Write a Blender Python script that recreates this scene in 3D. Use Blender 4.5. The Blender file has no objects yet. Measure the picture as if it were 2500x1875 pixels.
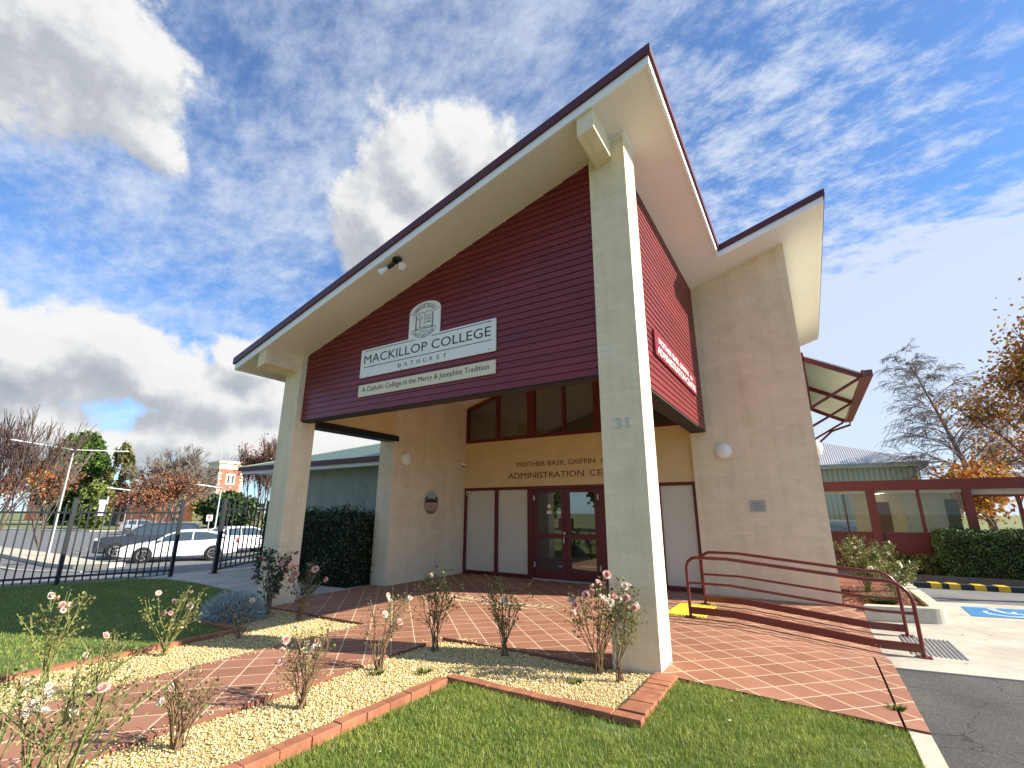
import bpy, bmesh, math, random
import numpy as np
from mathutils import Vector, Matrix
random.seed(7); RNG = np.random.default_rng(11)
SC = bpy.context.scene; COL = SC.collection
R = math.radians

# ---------------------------------------------------------------- camera (surveyed from the place)
CAM = dict(f=1147.57, pitch=.26697, roll=.00223, yaw=-.55081, cx=1.4771, cy=-5.2492, cz=1.5311)
def _w(x, y, F):
    c, s = math.cos(CAM['roll']), math.sin(CAM['roll']); r = c*x-s*y; U = s*x+c*y
    c, s = math.cos(CAM['pitch']), math.sin(CAM['pitch']); fw = c*F-s*U; z = s*F+c*U
    c, s = math.cos(CAM['yaw']), math.sin(CAM['yaw'])
    return Vector((c*r+s*fw, -s*r+c*fw, z))
CP = Vector((CAM['cx'], CAM['cy'], CAM['cz']))
def sight(u, v): return _w((u-1250)/CAM['f'], -(v-937.5)/CAM['f'], 1.0)
def on_z(u, v, z):            # survey helper: point at height z on a line of sight
    d = sight(u, v); return CP + d*((z-CP.z)/d.z)
def at_dist(u, v, dist):      # survey helper: point at a horizontal distance
    d = sight(u, v); return CP + d*(dist/math.hypot(d.x, d.y))

# ---------------------------------------------------------------- terrain heights
def sstep(a, b, x):
    t = min(1, max(0, (x-a)/(b-a))); return t
def fence_s(x, y): return (x+13)*(-.903)+(y-1.3)*.43
def Zt(x, y):
    s = fence_s(x, y)
    if s < -4: return 0.0
    if s < 0: return -.1*(s+4)/4
    return max(-.75, -.1-.05*s)
def Zr(x, y):                 # the paving, with the ramp
    drop = -.17*sstep(.3, 2.0, x)
    w = 1.0
    if y < 2.7: w = sstep(1.7, 2.7, y)
    if y > 4.3: w = 1-sstep(4.3, 5.15, y)
    return drop*w
def on_ground(u, v):
    z = 0.0
    for _ in range(30):
        p = on_z(u, v, z); z = .5*z+.5*Zt(p.x, p.y)
    return on_z(u, v, z)

# ---------------------------------------------------------------- node helpers
def new_mat(name):
    m = bpy.data.materials.new(name); m.use_nodes = True
    nt = m.node_tree; b = nt.nodes['Principled BSDF']; return m, nt, b
def N(nt, t, **k):
    n = nt.nodes.new(t)
    for a, b in k.items(): setattr(n, a, b)
    return n
def setin(n, **k):
    for a, b in k.items(): n.inputs[a.replace('_', ' ')].default_value = b
def ramp(nt, stops, interp='LINEAR'):
    r = N(nt, 'ShaderNodeValToRGB'); r.color_ramp.interpolation = interp
    el = r.color_ramp.elements
    while len(el) > 1: el.remove(el[-1])
    el[0].position = stops[0][0]; el[0].color = (*stops[0][1], 1)
    for p, c in stops[1:]:
        e = el.new(p); e.color = (*c, 1)
    return r
def simple(name, col, rough=.6, var=.12, scale=6, metal=0, spec=.4, bump=0, bscale=60, coat=0, dirt=0):
    m, nt, b = new_mat(name)
    tc = N(nt, 'ShaderNodeTexCoord')
    n = N(nt, 'ShaderNodeTexNoise'); setin(n, Scale=scale, Detail=5, Roughness=.6)
    nt.links.new(tc.outputs['Object'], n.inputs['Vector'])
    c0 = tuple(max(0, x*(1-var)) for x in col); c1 = tuple(min(1, x*(1+var)) for x in col)
    r = ramp(nt, [(.3, c0), (.7, c1)]); nt.links.new(n.outputs['Fac'], r.inputs['Fac'])
    out = r.outputs['Color']
    if dirt:
        n2 = N(nt, 'ShaderNodeTexNoise'); setin(n2, Scale=1.3, Detail=8, Roughness=.7)
        nt.links.new(tc.outputs['Object'], n2.inputs['Vector'])
        r2 = ramp(nt, [(.38, (1-dirt,)*3), (.6, (1, 1, 1))]); nt.links.new(n2.outputs['Fac'], r2.inputs['Fac'])
        mx = N(nt, 'ShaderNodeMix', data_type='RGBA', blend_type='MULTIPLY'); mx.inputs[0].default_value = 1
        nt.links.new(out, mx.inputs[6]); nt.links.new(r2.outputs['Color'], mx.inputs[7]); out = mx.outputs[2]
    nt.links.new(out, b.inputs['Base Color'])
    setin(b, Roughness=rough, Metallic=metal); b.inputs['Specular IOR Level'].default_value = spec
    if coat: b.inputs['Coat Weight'].default_value = coat; b.inputs['Coat Roughness'].default_value = .08
    if bump:
        n3 = N(nt, 'ShaderNodeTexNoise'); setin(n3, Scale=bscale, Detail=4)
        nt.links.new(tc.outputs['Object'], n3.inputs['Vector'])
        bp = N(nt, 'ShaderNodeBump'); setin(bp, Strength=bump, Distance=.01)
        nt.links.new(n3.outputs['Fac'], bp.inputs['Height']); nt.links.new(bp.outputs['Normal'], b.inputs['Normal'])
    return m
def island(name, stops, rough=.6, spec=.3, trans=0, interp='LINEAR'):
    """a material whose colour differs from leaf to leaf / stone to stone"""
    m, nt, b = new_mat(name)
    g = N(nt, 'ShaderNodeNewGeometry'); r = ramp(nt, stops, interp)
    nt.links.new(g.outputs['Random Per Island'], r.inputs['Fac']); nt.links.new(r.outputs['Color'], b.inputs['Base Color'])
    setin(b, Roughness=rough); b.inputs['Specular IOR Level'].default_value = spec
    if trans:
        t = N(nt, 'ShaderNodeBsdfTranslucent'); nt.links.new(r.outputs['Color'], t.inputs['Color'])
        mx = N(nt, 'ShaderNodeMixShader'); mx.inputs[0].default_value = trans
        nt.links.new(b.outputs[0], mx.inputs[1]); nt.links.new(t.outputs[0], mx.inputs[2])
        nt.links.new(mx.outputs[0], nt.nodes['Material Output'].inputs['Surface'])
    return m
def masonry(name, col, light, mortar, bw=.23, bh=.086, var=.5, rough=.85, bump=.35):
    """painted block or brick, coursed on any upright face"""
    m, nt, b = new_mat(name)
    tc = N(nt, 'ShaderNodeTexCoord'); sx = N(nt, 'ShaderNodeSeparateXYZ'); nt.links.new(tc.outputs['Object'], sx.inputs[0])
    ad = N(nt, 'ShaderNodeMath', operation='ADD'); nt.links.new(sx.outputs[0], ad.inputs[0]); nt.links.new(sx.outputs[1], ad.inputs[1])
    cb = N(nt, 'ShaderNodeCombineXYZ'); nt.links.new(ad.outputs[0], cb.inputs[0]); nt.links.new(sx.outputs[2], cb.inputs[1])
    br = N(nt, 'ShaderNodeTexBrick'); setin(br, Scale=1.0, Mortar_Size=.004, Mortar_Smooth=.3, Brick_Width=bw, Row_Height=bh, Bias=-.3)
    br.inputs['Color1'].default_value = (*col, 1); br.inputs['Color2'].default_value = (*light, 1); br.inputs['Mortar'].default_value = (*mortar, 1)
    nt.links.new(cb.outputs[0], br.inputs['Vector'])
    n = N(nt, 'ShaderNodeTexNoise'); setin(n, Scale=2.2, Detail=7, Roughness=.65); nt.links.new(tc.outputs['Object'], n.inputs['Vector'])
    ms = N(nt, 'ShaderNodeMapping'); ms.inputs['Scale'].default_value = (6, 6, .35); nt.links.new(tc.outputs['Object'], ms.inputs[0])
    ns = N(nt, 'ShaderNodeTexNoise'); setin(ns, Scale=1.0, Detail=6, Roughness=.6); nt.links.new(ms.outputs[0], ns.inputs['Vector'])
    av = N(nt, 'ShaderNodeMath', operation='MULTIPLY_ADD'); av.inputs[1].default_value = .45; nt.links.new(ns.outputs['Fac'], av.inputs[0])
    hv = N(nt, 'ShaderNodeMath', operation='MULTIPLY'); hv.inputs[1].default_value = .55; nt.links.new(n.outputs['Fac'], hv.inputs[0]); nt.links.new(hv.outputs[0], av.inputs[2])
    r = ramp(nt, [(.32, (.84, .82, .78)), (.52, (1., 1., 1.)), (.7, (1.06, 1.06, 1.05))]); nt.links.new(av.outputs[0], r.inputs['Fac'])
    mx = N(nt, 'ShaderNodeMix', data_type='RGBA', blend_type='MULTIPLY'); mx.inputs[0].default_value = 1
    nt.links.new(br.outputs['Color'], mx.inputs[6]); nt.links.new(r.outputs['Color'], mx.inputs[7])
    nt.links.new(mx.outputs[2], b.inputs['Base Color']); setin(b, Roughness=rough); b.inputs['Specular IOR Level'].default_value = .2
    n3 = N(nt, 'ShaderNodeTexNoise'); setin(n3, Scale=45, Detail=5, Roughness=.7); nt.links.new(tc.outputs['Object'], n3.inputs['Vector'])
    h = N(nt, 'ShaderNodeMath', operation='MULTIPLY_ADD'); h.inputs[1].default_value = .35
    nt.links.new(n3.outputs['Fac'], h.inputs[0])
    inv = N(nt, 'ShaderNodeMath', operation='MULTIPLY'); inv.inputs[1].default_value = -1.0; nt.links.new(br.outputs['Fac'], inv.inputs[0])
    nt.links.new(inv.outputs[0], h.inputs[2])
    bp = N(nt, 'ShaderNodeBump'); setin(bp, Strength=bump, Distance=.006)
    nt.links.new(h.outputs[0], bp.inputs['Height']); nt.links.new(bp.outputs['Normal'], b.inputs['Normal'])
    return m
def patchy(m, scale=1.4, lo=(.75, .8, .6), hi=(1.2, 1.1, 1.05)):
    """let an island material drift in tone over the ground"""
    nt = m.node_tree; b = nt.nodes['Principled BSDF']; src = b.inputs['Base Color'].links[0].from_socket
    tc = N(nt, 'ShaderNodeTexCoord'); n = N(nt, 'ShaderNodeTexNoise'); setin(n, Scale=scale, Detail=5, Roughness=.6); nt.links.new(tc.outputs['Object'], n.inputs['Vector'])
    r = ramp(nt, [(.35, lo), (.65, hi)]); nt.links.new(n.outputs['Fac'], r.inputs['Fac'])
    mx = N(nt, 'ShaderNodeMix', data_type='RGBA', blend_type='MULTIPLY'); mx.inputs[0].default_value = 1; nt.links.new(src, mx.inputs[6]); nt.links.new(r.outputs['Color'], mx.inputs[7])
    for l in list(src.links):
        if l.to_node != mx: t = l.to_socket; nt.links.new(mx.outputs[2], t)
    return m
def glass_dark(name, col=(.012, .016, .016), rough=.02):
    m, nt, b = new_mat(name); setin(b, Roughness=rough); b.inputs['Base Color'].default_value = (*col, 1)
    b.inputs['IOR'].default_value = 1.6; b.inputs['Specular IOR Level'].default_value = .7
    return m
def glass_clear(name, tint=(.93, .93, .90)):
    m, nt, b = new_mat(name); nt.nodes.remove(b)
    t = N(nt, 'ShaderNodeBsdfTransparent'); t.inputs[0].default_value = (*tint, 1)
    g = N(nt, 'ShaderNodeBsdfGlossy'); g.inputs['Roughness'].default_value = .01
    f = N(nt, 'ShaderNodeFresnel'); f.inputs[0].default_value = 1.5
    mx = N(nt, 'ShaderNodeMixShader'); nt.links.new(f.outputs[0], mx.inputs[0]); nt.links.new(t.outputs[0], mx.inputs[1]); nt.links.new(g.outputs[0], mx.inputs[2])
    nt.links.new(mx.outputs[0], nt.nodes['Material Output'].inputs['Surface'])
    return m

# ---------------------------------------------------------------- objects
def tag(o, label=None, cat=None, group=None, kind=None):
    if label: o['label'] = label
    if cat: o['category'] = cat
    if group: o['group'] = group
    if kind: o['kind'] = kind
    return o
def root(name, loc, label, cat, group=None, rz=0, kind=None):
    o = bpy.data.objects.new(name, None); COL.objects.link(o); o.empty_display_size = .1
    o.location = loc; o.rotation_euler = (0, 0, rz); tag(o, label, cat, group, kind); return o
def wloc(q):
    w = Vector((0, 0, 0))
    while q is not None: w += q.location; q = q.parent
    return w
class MB:
    def __init__(s): s.v = []; s.f = []; s.mi = []; s.cur = 0
    def add(s, vs, fs):
        n = len(s.v); s.v += [tuple(p) for p in vs]
        for f in fs: s.f.append(tuple(i+n for i in f)); s.mi.append(s.cur)
        return s
    def box(s, x0, x1, y0, y1, z0, z1):
        x0, x1 = sorted((x0, x1)); y0, y1 = sorted((y0, y1)); z0, z1 = sorted((z0, z1))
        return s.add([(x0,y0,z0),(x1,y0,z0),(x1,y1,z0),(x0,y1,z0),(x0,y0,z1),(x1,y0,z1),(x1,y1,z1),(x0,y1,z1)],
                     [(0,3,2,1),(4,5,6,7),(0,1,5,4),(1,2,6,5),(2,3,7,6),(3,0,4,7)])
    def slab(s, poly, zb, zt):
        """poly counter-clockwise (x,y); zb, zt numbers or functions of (x,y)"""
        fb = zb if callable(zb) else (lambda x, y: zb); ft = zt if callable(zt) else (lambda x, y: zt)
        n = len(poly)
        vs = [(x, y, fb(x, y)) for x, y in poly]+[(x, y, ft(x, y)) for x, y in poly]
        fs = [tuple(range(n-1, -1, -1)), tuple(range(n, 2*n))]+[(i, (i+1) % n, n+(i+1) % n, n+i) for i in range(n)]
        return s.add(vs, fs)
    def upright(s, pts, a, b, axis):
        """polygon in an upright plane given thickness; axis 'y': pts (x,z) from y=a to b; axis 'x': pts (y,z)"""
        n = len(pts)
        mk = (lambda p, t: (p[0], t, p[1])) if axis == 'y' else (lambda p, t: (t, p[0], p[1]))
        vs = [mk(p, a) for p in pts]+[mk(p, b) for p in pts]
        return s.add(vs, [tuple(range(n)), tuple(range(2*n-1, n-1, -1))]+[(i, n+i, n+(i+1) % n, (i+1) % n) for i in range(n)])
    def bar(s, p, q, w, h=None, up=(0, 0, 1)):
        p = Vector(p); q = Vector(q); h = h or w; d = (q-p).normalized(); u = Vector(up)
        if abs(d.dot(u)) > .99: u = Vector((0, 1, 0))
        r = d.cross(u).normalized(); u = r.cross(d)
        vs = [b+r*(i*w/2)+u*(j*h/2) for b in (p, q) for i, j in ((-1,-1),(1,-1),(1,1),(-1,1))]
        return s.add(vs, [(0,1,2,3),(7,6,5,4),(0,4,5,1),(1,5,6,2),(2,6,7,3),(3,7,4,0)])
    def tube(s, pts, rad, n=8, cap=True):
        pts = [Vector(p) for p in pts]; rr = rad if isinstance(rad, (list, tuple)) else [rad]*len(pts)
        base = len(s.v); vs = []; ref = Vector((.31, .17, .93)); prev = None
        for i, p in enumerate(pts):
            d = (pts[min(i+1, len(pts)-1)]-pts[max(i-1, 0)])
            d = d.normalized() if d.length > 1e-9 else Vector((0, 0, 1))
            if prev is None:
                u = d.cross(ref); u = u.normalized() if u.length > 1e-3 else d.cross(Vector((1, 0, 0))).normalized()
            else:
                u = prev-d*prev.dot(d); u = u.normalized() if u.length > 1e-6 else d.orthogonal().normalized()
            prev = u; w = d.cross(u)
            for k in range(n):
                a = 2*math.pi*k/n; vs.append(p+(u*math.cos(a)+w*math.sin(a))*rr[i])
        fs = []
        for i in range(len(pts)-1):
            for k in range(n): fs.append((i*n+k, i*n+(k+1) % n, (i+1)*n+(k+1) % n, (i+1)*n+k))
        if cap: fs.append(tuple(range(n-1, -1, -1))); fs.append(tuple((len(pts)-1)*n+k for k in range(n)))
        return s.add(vs, fs)
    def disc(s, c, ax, r, th, n=20, r2=None):
        """a short cylinder / cone around axis vector ax"""
        c = Vector(c); ax = Vector(ax).normalized(); return s.tube([c, c+ax*th], [r, r if r2 is None else r2], n)
    def sphere(s, c, r, sx=1, sy=1, sz=1, n=12, m=8):
        c = Vector(c); vs = [c+Vector((0, 0, r*sz))]; fs = []
        for i in range(1, m):
            t = math.pi*i/m
            for k in range(n):
                a = 2*math.pi*k/n; vs.append(c+Vector((r*sx*math.sin(t)*math.cos(a), r*sy*math.sin(t)*math.sin(a), r*sz*math.cos(t))))
        vs.append(c-Vector((0, 0, r*sz))); e = len(vs)-1
        for k in range(n):
            fs.append((0, 1+k, 1+(k+1) % n)); fs.append((e, 1+(m-2)*n+(k+1) % n, 1+(m-2)*n+k))
        for i in range(m-2):
            for k in range(n): fs.append((1+i*n+k, 1+(i+1)*n+k, 1+(i+1)*n+(k+1) % n, 1+i*n+(k+1) % n))
        return s.add(vs, fs)
    def mesh(s, name, mats):
        me = bpy.data.meshes.new(name); me.from_pydata(s.v, [], s.f)
        for m in (mats if isinstance(mats, (list, tuple)) else [mats]): me.materials.append(m)
        if any(s.mi): me.polygons.foreach_set('material_index', s.mi)
        me.update(); return me
    def build(s, name, mats, parent=None, smooth=False, world=True, bevel=0):
        me = s.mesh(name, mats); o = bpy.data.objects.new(name, me); COL.objects.link(o)
        if smooth:
            me.polygons.foreach_set('use_smooth', [True]*len(me.polygons))
            if smooth == 'auto': me.set_sharp_from_angle(angle=R(40))
        if parent is not None:
            if world: o.location = -wloc(parent)
            o.parent = parent
        if bevel:
            b = o.modifiers.new('bevel', 'BEVEL'); b.width = bevel; b.segments = 2; b.limit_method = 'ANGLE'; b.angle_limit = R(50)
        return o
def quick(name, V, F, mats, parent=None, world=True, smooth=False):
    """big numpy meshes: V (n,3), F (m,k)"""
    V = np.asarray(V, np.float32); F = np.asarray(F, np.int32); k = F.shape[1]
    me = bpy.data.meshes.new(name); me.vertices.add(len(V)); me.vertices.foreach_set('co', V.ravel())
    me.loops.add(F.size); me.loops.foreach_set('vertex_index', F.ravel())
    me.polygons.add(len(F)); me.polygons.foreach_set('loop_start', np.arange(0, F.size, k, dtype=np.int32))
    if smooth: me.polygons.foreach_set('use_smooth', np.ones(len(F), bool))
    me.materials.append(mats); me.update(calc_edges=True)
    o = bpy.data.objects.new(name, me); COL.objects.link(o)
    if parent is not None:
        if world: o.location = -wloc(parent)
        o.parent = parent
    return o
def copy_tree(o, parent=None):
    c = o.copy(); COL.objects.link(c); c.parent = parent
    for ch in list(o.children): copy_tree(ch, c)
    return c

# ---------------------------------------------------------------- lettering
def glyphs(text, bold=0.0, spacing=1.0, thick=.5, size=1.0):
    cu = bpy.data.curves.new('text', 'FONT'); cu.body = text; cu.size = size; cu.offset = bold; cu.extrude = thick
    cu.space_character = spacing; cu.resolution_u = 3
    o = bpy.data.objects.new('text', cu); COL.objects.link(o)
    dg = bpy.context.evaluated_depsgraph_get(); dg.update(); me = o.evaluated_get(dg).to_mesh()
    v = [tuple(p.co) for p in me.vertices]; f = [tuple(p.vertices) for p in me.polygons]
    o.evaluated_get(dg).to_mesh_clear(); bpy.data.objects.remove(o); bpy.data.curves.remove(cu)
    return v, f
def letter(mb, text, o, ux, uy, x0, x1, y0, y1, th=.004, bold=0.0, spacing=1.0):
    """fit text in the box x0..x1, y0..y1 of the plane at o with axes ux, uy"""
    v, f = glyphs(text, bold, spacing, .5)
    if not v: return
    o, ux, uy = Vector(o), Vector(ux), Vector(uy); n = ux.cross(uy)
    xs = [p[0] for p in v]; ys = [p[1] for p in v]; a, b, c, d = min(xs), max(xs), min(ys), max(ys)
    out = [o+ux*(x0+(p[0]-a)/(b-a)*(x1-x0))+uy*(y0+(p[1]-c)/(d-c)*(y1-y0))+n*(p[2]*th) for p in v]
    mb.add(out, f)
def arc_text(mb, text, o, ux, uy, cx, cy, rad, a0, a1, h, th=.004, flip=False):
    """letters standing on an arc; angles in degrees, left to right"""
    o, ux, uy = Vector(o), Vector(ux), Vector(uy); n = ux.cross(uy); k = len(text)
    for i, ch in enumerate(text):
        if ch == ' ': continue
        v, f = glyphs(ch, .0, 1, .5); xs = [p[0] for p in v]; mid = (min(xs)+max(xs))/2
        a = R(a0+(a1-a0)*(i+.5)/k); rot = a-math.pi/2 if not flip else a+math.pi/2
        px, py = cx+rad*math.cos(a), cy+rad*math.sin(a); out = []
        for p in v:
            lx, ly = (p[0]-mid)*h*1.3, p[1]*h*1.4
            qx, qy = px+lx*math.cos(rot)-ly*math.sin(rot), py+lx*math.sin(rot)+ly*math.cos(rot)
            out.append(o+ux*qx+uy*qy+n*(p[2]*th))
        mb.add(out, f)
def stroke(mb, pts, w, o, ux, uy, th=.003, closed=False):
    """a thin drawn line made of short flat bars in a plane"""
    o, ux, uy = Vector(o), Vector(ux), Vector(uy); n = ux.cross(uy)
    P = list(pts)+([pts[0]] if closed else [])
    for k, (a, b) in enumerate(zip(P[:-1], P[1:])):
        dx, dy = b[0]-a[0], b[1]-a[1]; L = math.hypot(dx, dy)
        if L < 1e-6: continue
        nx, ny = -dy/L*w/2, dx/L*w/2; e = n*(th*(1+.08*(k % 2)))
        q = [(a[0]+nx, a[1]+ny), (a[0]-nx, a[1]-ny), (b[0]-nx, b[1]-ny), (b[0]+nx, b[1]+ny)]
        lo = [o+ux*x+uy*y for x, y in q]; hi = [p+e for p in lo]
        mb.add(lo+hi, [(0,1,2,3),(7,6,5,4),(0,4,5,1),(1,5,6,2),(2,6,7,3),(3,7,4,0)])
def arc_pts(cx, cy, r, a0, a1, n=14): return [(cx+r*math.cos(R(a0+(a1-a0)*i/n)), cy+r*math.sin(R(a0+(a1-a0)*i/n))) for i in range(n+1)]
# ================================================================= camera, light, sky
cam = bpy.data.cameras.new('camera'); co = bpy.data.objects.new('camera', cam); COL.objects.link(co)
o0 = _w(0, 0, 1); ax = _w(1, 0, 1)-o0; ay = _w(0, 1, 1)-o0
co.matrix_world = Matrix(((ax.x, ay.x, -o0.x, CP.x), (ax.y, ay.y, -o0.y, CP.y), (ax.z, ay.z, -o0.z, CP.z), (0, 0, 0, 1)))
cam.sensor_fit = 'HORIZONTAL'; cam.sensor_width = 36; cam.lens = CAM['f']/2500*36; cam.clip_start = .05; cam.clip_end = 5000
SC.camera = co
SUN_AZ, SUN_EL = R(20.5), R(31)            # azimuth measured from +X towards +Y
sd = Vector((math.cos(SUN_AZ)*math.cos(SUN_EL), math.sin(SUN_AZ)*math.cos(SUN_EL), math.sin(SUN_EL)))
sl = bpy.data.lights.new('sun', 'SUN'); sl.energy = 4.9; sl.angle = R(.5); sl.color = (1, .91, .77)
so = bpy.data.objects.new('sun', sl); COL.objects.link(so); so.rotation_euler = sd.to_track_quat('Z', 'Y').to_euler(); so.location = sd*60
W = bpy.data.worlds.new('World'); SC.world = W; W.use_nodes = True; nt = W.node_tree; L = nt.links.new
bg = nt.nodes['Background']; bg.inputs['Strength'].default_value = .14
sky = N(nt, 'ShaderNodeTexSky', sky_type='NISHITA'); sky.sun_disc = False; sky.sun_elevation = SUN_EL
sky.sun_rotation = math.pi/2-SUN_AZ; sky.altitude = 650; sky.air_density = 1.0; sky.dust_density = .5; sky.ozone_density = 3.0
tc = N(nt, 'ShaderNodeTexCoord'); D = tc.outputs['Generated']
def M2(op, a, b=None, c=None, clamp=False):
    n = N(nt, 'ShaderNodeMath', operation=op); n.use_clamp = clamp
    for i, x in enumerate((a, b, c)):
        if x is None: continue
        if isinstance(x, (int, float)): n.inputs[i].default_value = x
        else: L(x, n.inputs[i])
    return n.outputs[0]
def V2(op, a, b=None, s=None):
    n = N(nt, 'ShaderNodeVectorMath', operation=op)
    for i, x in enumerate((a, b)):
        if x is None: continue
        if isinstance(x, (tuple, list, Vector)): n.inputs[i].default_value = tuple(x)
        else: L(x, n.inputs[i])
    if s is not None: n.inputs['Scale'].default_value = s
    return n
def noise(vec, scale, detail=6, rough=.55, dist=0, w=None):
    n = N(nt, 'ShaderNodeTexNoise'); setin(n, Scale=scale, Detail=detail, Roughness=rough, Distortion=dist); L(vec, n.inputs['Vector']); return n.outputs['Fac']
def srange(x, a, b, c=0., d=1., kind='SMOOTHSTEP'):
    n = N(nt, 'ShaderNodeMapRange', interpolation_type=kind); L(x, n.inputs[0])
    for i, q in enumerate((a, b, c, d)): n.inputs[i+1].default_value = q
    return n.outputs[0]
sp = N(nt, 'ShaderNodeSeparateXYZ'); L(D, sp.inputs[0]); zz = sp.outputs[2]
zc = M2('ADD', M2('MAXIMUM', zz, 0.0), .16)
pl = N(nt, 'ShaderNodeCombineXYZ'); L(M2('DIVIDE', sp.outputs[0], zc), pl.inputs[0]); L(M2('DIVIDE', sp.outputs[1], zc), pl.inputs[1])
PL = pl.outputs[0]
# high thin cloud, streaky
mp = N(nt, 'ShaderNodeMapping'); L(PL, mp.inputs[0]); mp.inputs['Rotation'].default_value = (0, 0, R(35)); mp.inputs['Scale'].default_value = (1.0, 1.5, 1)
c1 = noise(mp.outputs[0], 1.7, 10, .62, .15); c2 = noise(mp.outputs[0], 8.5, 12, .72, .12)
cir = M2('MULTIPLY_ADD', c2, .55, M2('MULTIPLY', c1, .60))
def blob(u, v, ru, soft=.35, asp=1.0):
    """how close a sky direction is to a cloud's centre (1 at the centre, 0 at its rim); asp squashes it vertically"""
    c = sight(u, v).normalized(); rad = ru
    d = V2('SUBTRACT', D, c).outputs[0]
    s3 = N(nt, 'ShaderNodeSeparateXYZ'); L(d, s3.inputs[0])
    h = M2('ADD', M2('POWER', M2('ABSOLUTE', s3.outputs[0]), 2.), M2('POWER', M2('ABSOLUTE', s3.outputs[1]), 2.))
    q = M2('ADD', h, M2('MULTIPLY', M2('POWER', M2('ABSOLUTE', s3.outputs[2]), 2.), asp))
    return M2('SUBTRACT', 1., M2('DIVIDE', M2('SQRT', q), rad))
# clear the thin cloud towards the upper right of the scene, thicken it low on the right
clear1 = srange(blob(2420, 250, .30), 0, .8); thick1 = srange(blob(2420, 900, .48, asp=3.), 0, .7)
clear2 = srange(blob(1180, 60, .22), 0, .8)
cir2 = M2('ADD', M2('SUBTRACT', cir, M2('MULTIPLY', clear1, .16)), M2('SUBTRACT', M2('MULTIPLY', thick1, .55), M2('MULTIPLY', clear2, .0)))
wisp = srange(blob(1950, 520, .55), 0, .7); cir2 = M2('ADD', cir2, M2('MULTIPLY', M2('SUBTRACT', c2, .44), M2('MULTIPLY', wisp, .62)))
veil = srange(cir2, .42, .80, .05, .84)
# heaped clouds
BLOBS = [(20, 30, .17, 1.), (130, 90, .13, 1.), (330, 330, .07, 1.), (1010, 420, .13, 1.), (1180, 360, .09, 1.), (930, 560, .13, 1.), (1100, 520, .11, 1.),
         (300, 880, .12, 2.4), (420, 930, .13, 3.), (110, 920, .15, 3.2), (560, 970, .13, 3.), (620, 870, .06, 1.5), (150, 1110, .26, 16.), (600, 1090, .26, 14.), (870, 1130, .2, 12.),
         ]
def density(vec0):
    cum = None
    wn = N(nt, 'ShaderNodeTexNoise'); setin(wn, Scale=3.2, Detail=4, Roughness=.55); L(vec0, wn.inputs['Vector'])
    wv = V2('SCALE', V2('SUBTRACT', wn.outputs['Color'], (.5, .5, .5)).outputs[0], s=.19).outputs[0]; vec = V2('ADD', vec0, wv).outputs[0]
    for u, v, r, a in BLOBS:
        d = V2('SUBTRACT', vec, sight(u, v).normalized()).outputs[0]; e = V2('MULTIPLY', d, (1, 1, math.sqrt(a))).outputs[0]
        b_ = M2('SUBTRACT', 1., M2('DIVIDE', V2('LENGTH', e).outputs['Value'], r)); cum = b_ if cum is None else M2('SMOOTH_MAX', cum, b_, .25)
    n1 = noise(vec0, 6.0, 12, .62, .1); n2 = noise(vec0, 19, 8, .62, .1)
    return M2('ADD', cum, M2('ADD', M2('MULTIPLY', M2('SUBTRACT', n1, .5), 1.5), M2('MULTIPLY', M2('SUBTRACT', n2, .5), .85)))
den = density(D); up_ = Vector((sd.x*.45, sd.y*.45, 1)).normalized()*.05
den2 = density(V2('ADD', D, tuple(up_)).outputs[0])
body = srange(den, .0, .32)
lit = srange(M2('SUBTRACT', den, den2), -.5, .5)
thin = srange(den, .1, .8, 1., 0.)
grey = ramp(nt, [(0, (1.35, 1.46, 1.66)), (.35, (1.75, 1.85, 2.02)), (.7, (2.35, 2.42, 2.5)), (1, (3.0, 3.0, 2.95))])
shade = M2('ADD', M2('MULTIPLY', lit, .95), M2('MULTIPLY', thin, .3), clamp=True)
L(shade, grey.inputs[0])
hz = srange(zz, 0.0, .16, 1., 0.)
mixA = N(nt, 'ShaderNodeMix', data_type='RGBA'); L(M2('MULTIPLY', veil, 1.), mixA.inputs[0]); 
tint = N(nt, 'ShaderNodeMix', data_type='RGBA', blend_type='MULTIPLY'); tint.inputs[0].default_value = 1; L(sky.outputs[0], tint.inputs[6]); tint.inputs[7].default_value = (.38, .57, .74, 1)
L(tint.outputs[2], mixA.inputs[6]); mixA.inputs[7].default_value = (2.5, 2.75, 3.15, 1)
mixB = N(nt, 'ShaderNodeMix', data_type='RGBA'); L(body, mixB.inputs[0]); L(mixA.outputs[2], mixB.inputs[6]); L(grey.outputs[0], mixB.inputs[7])
L(mixB.outputs[2], bg.inputs['Color'])
SC.view_settings.view_transform = 'Standard'; SC.view_settings.look = 'None'; SC.view_settings.exposure = 1.15; SC.view_settings.gamma = 1
SC.render.engine = 'CYCLES'; SC.cycles.max_bounces = 6; SC.cycles.use_denoising = True; SC.cycles.transparent_max_bounces = 12
SC.cycles.sample_clamp_indirect = 8

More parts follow.
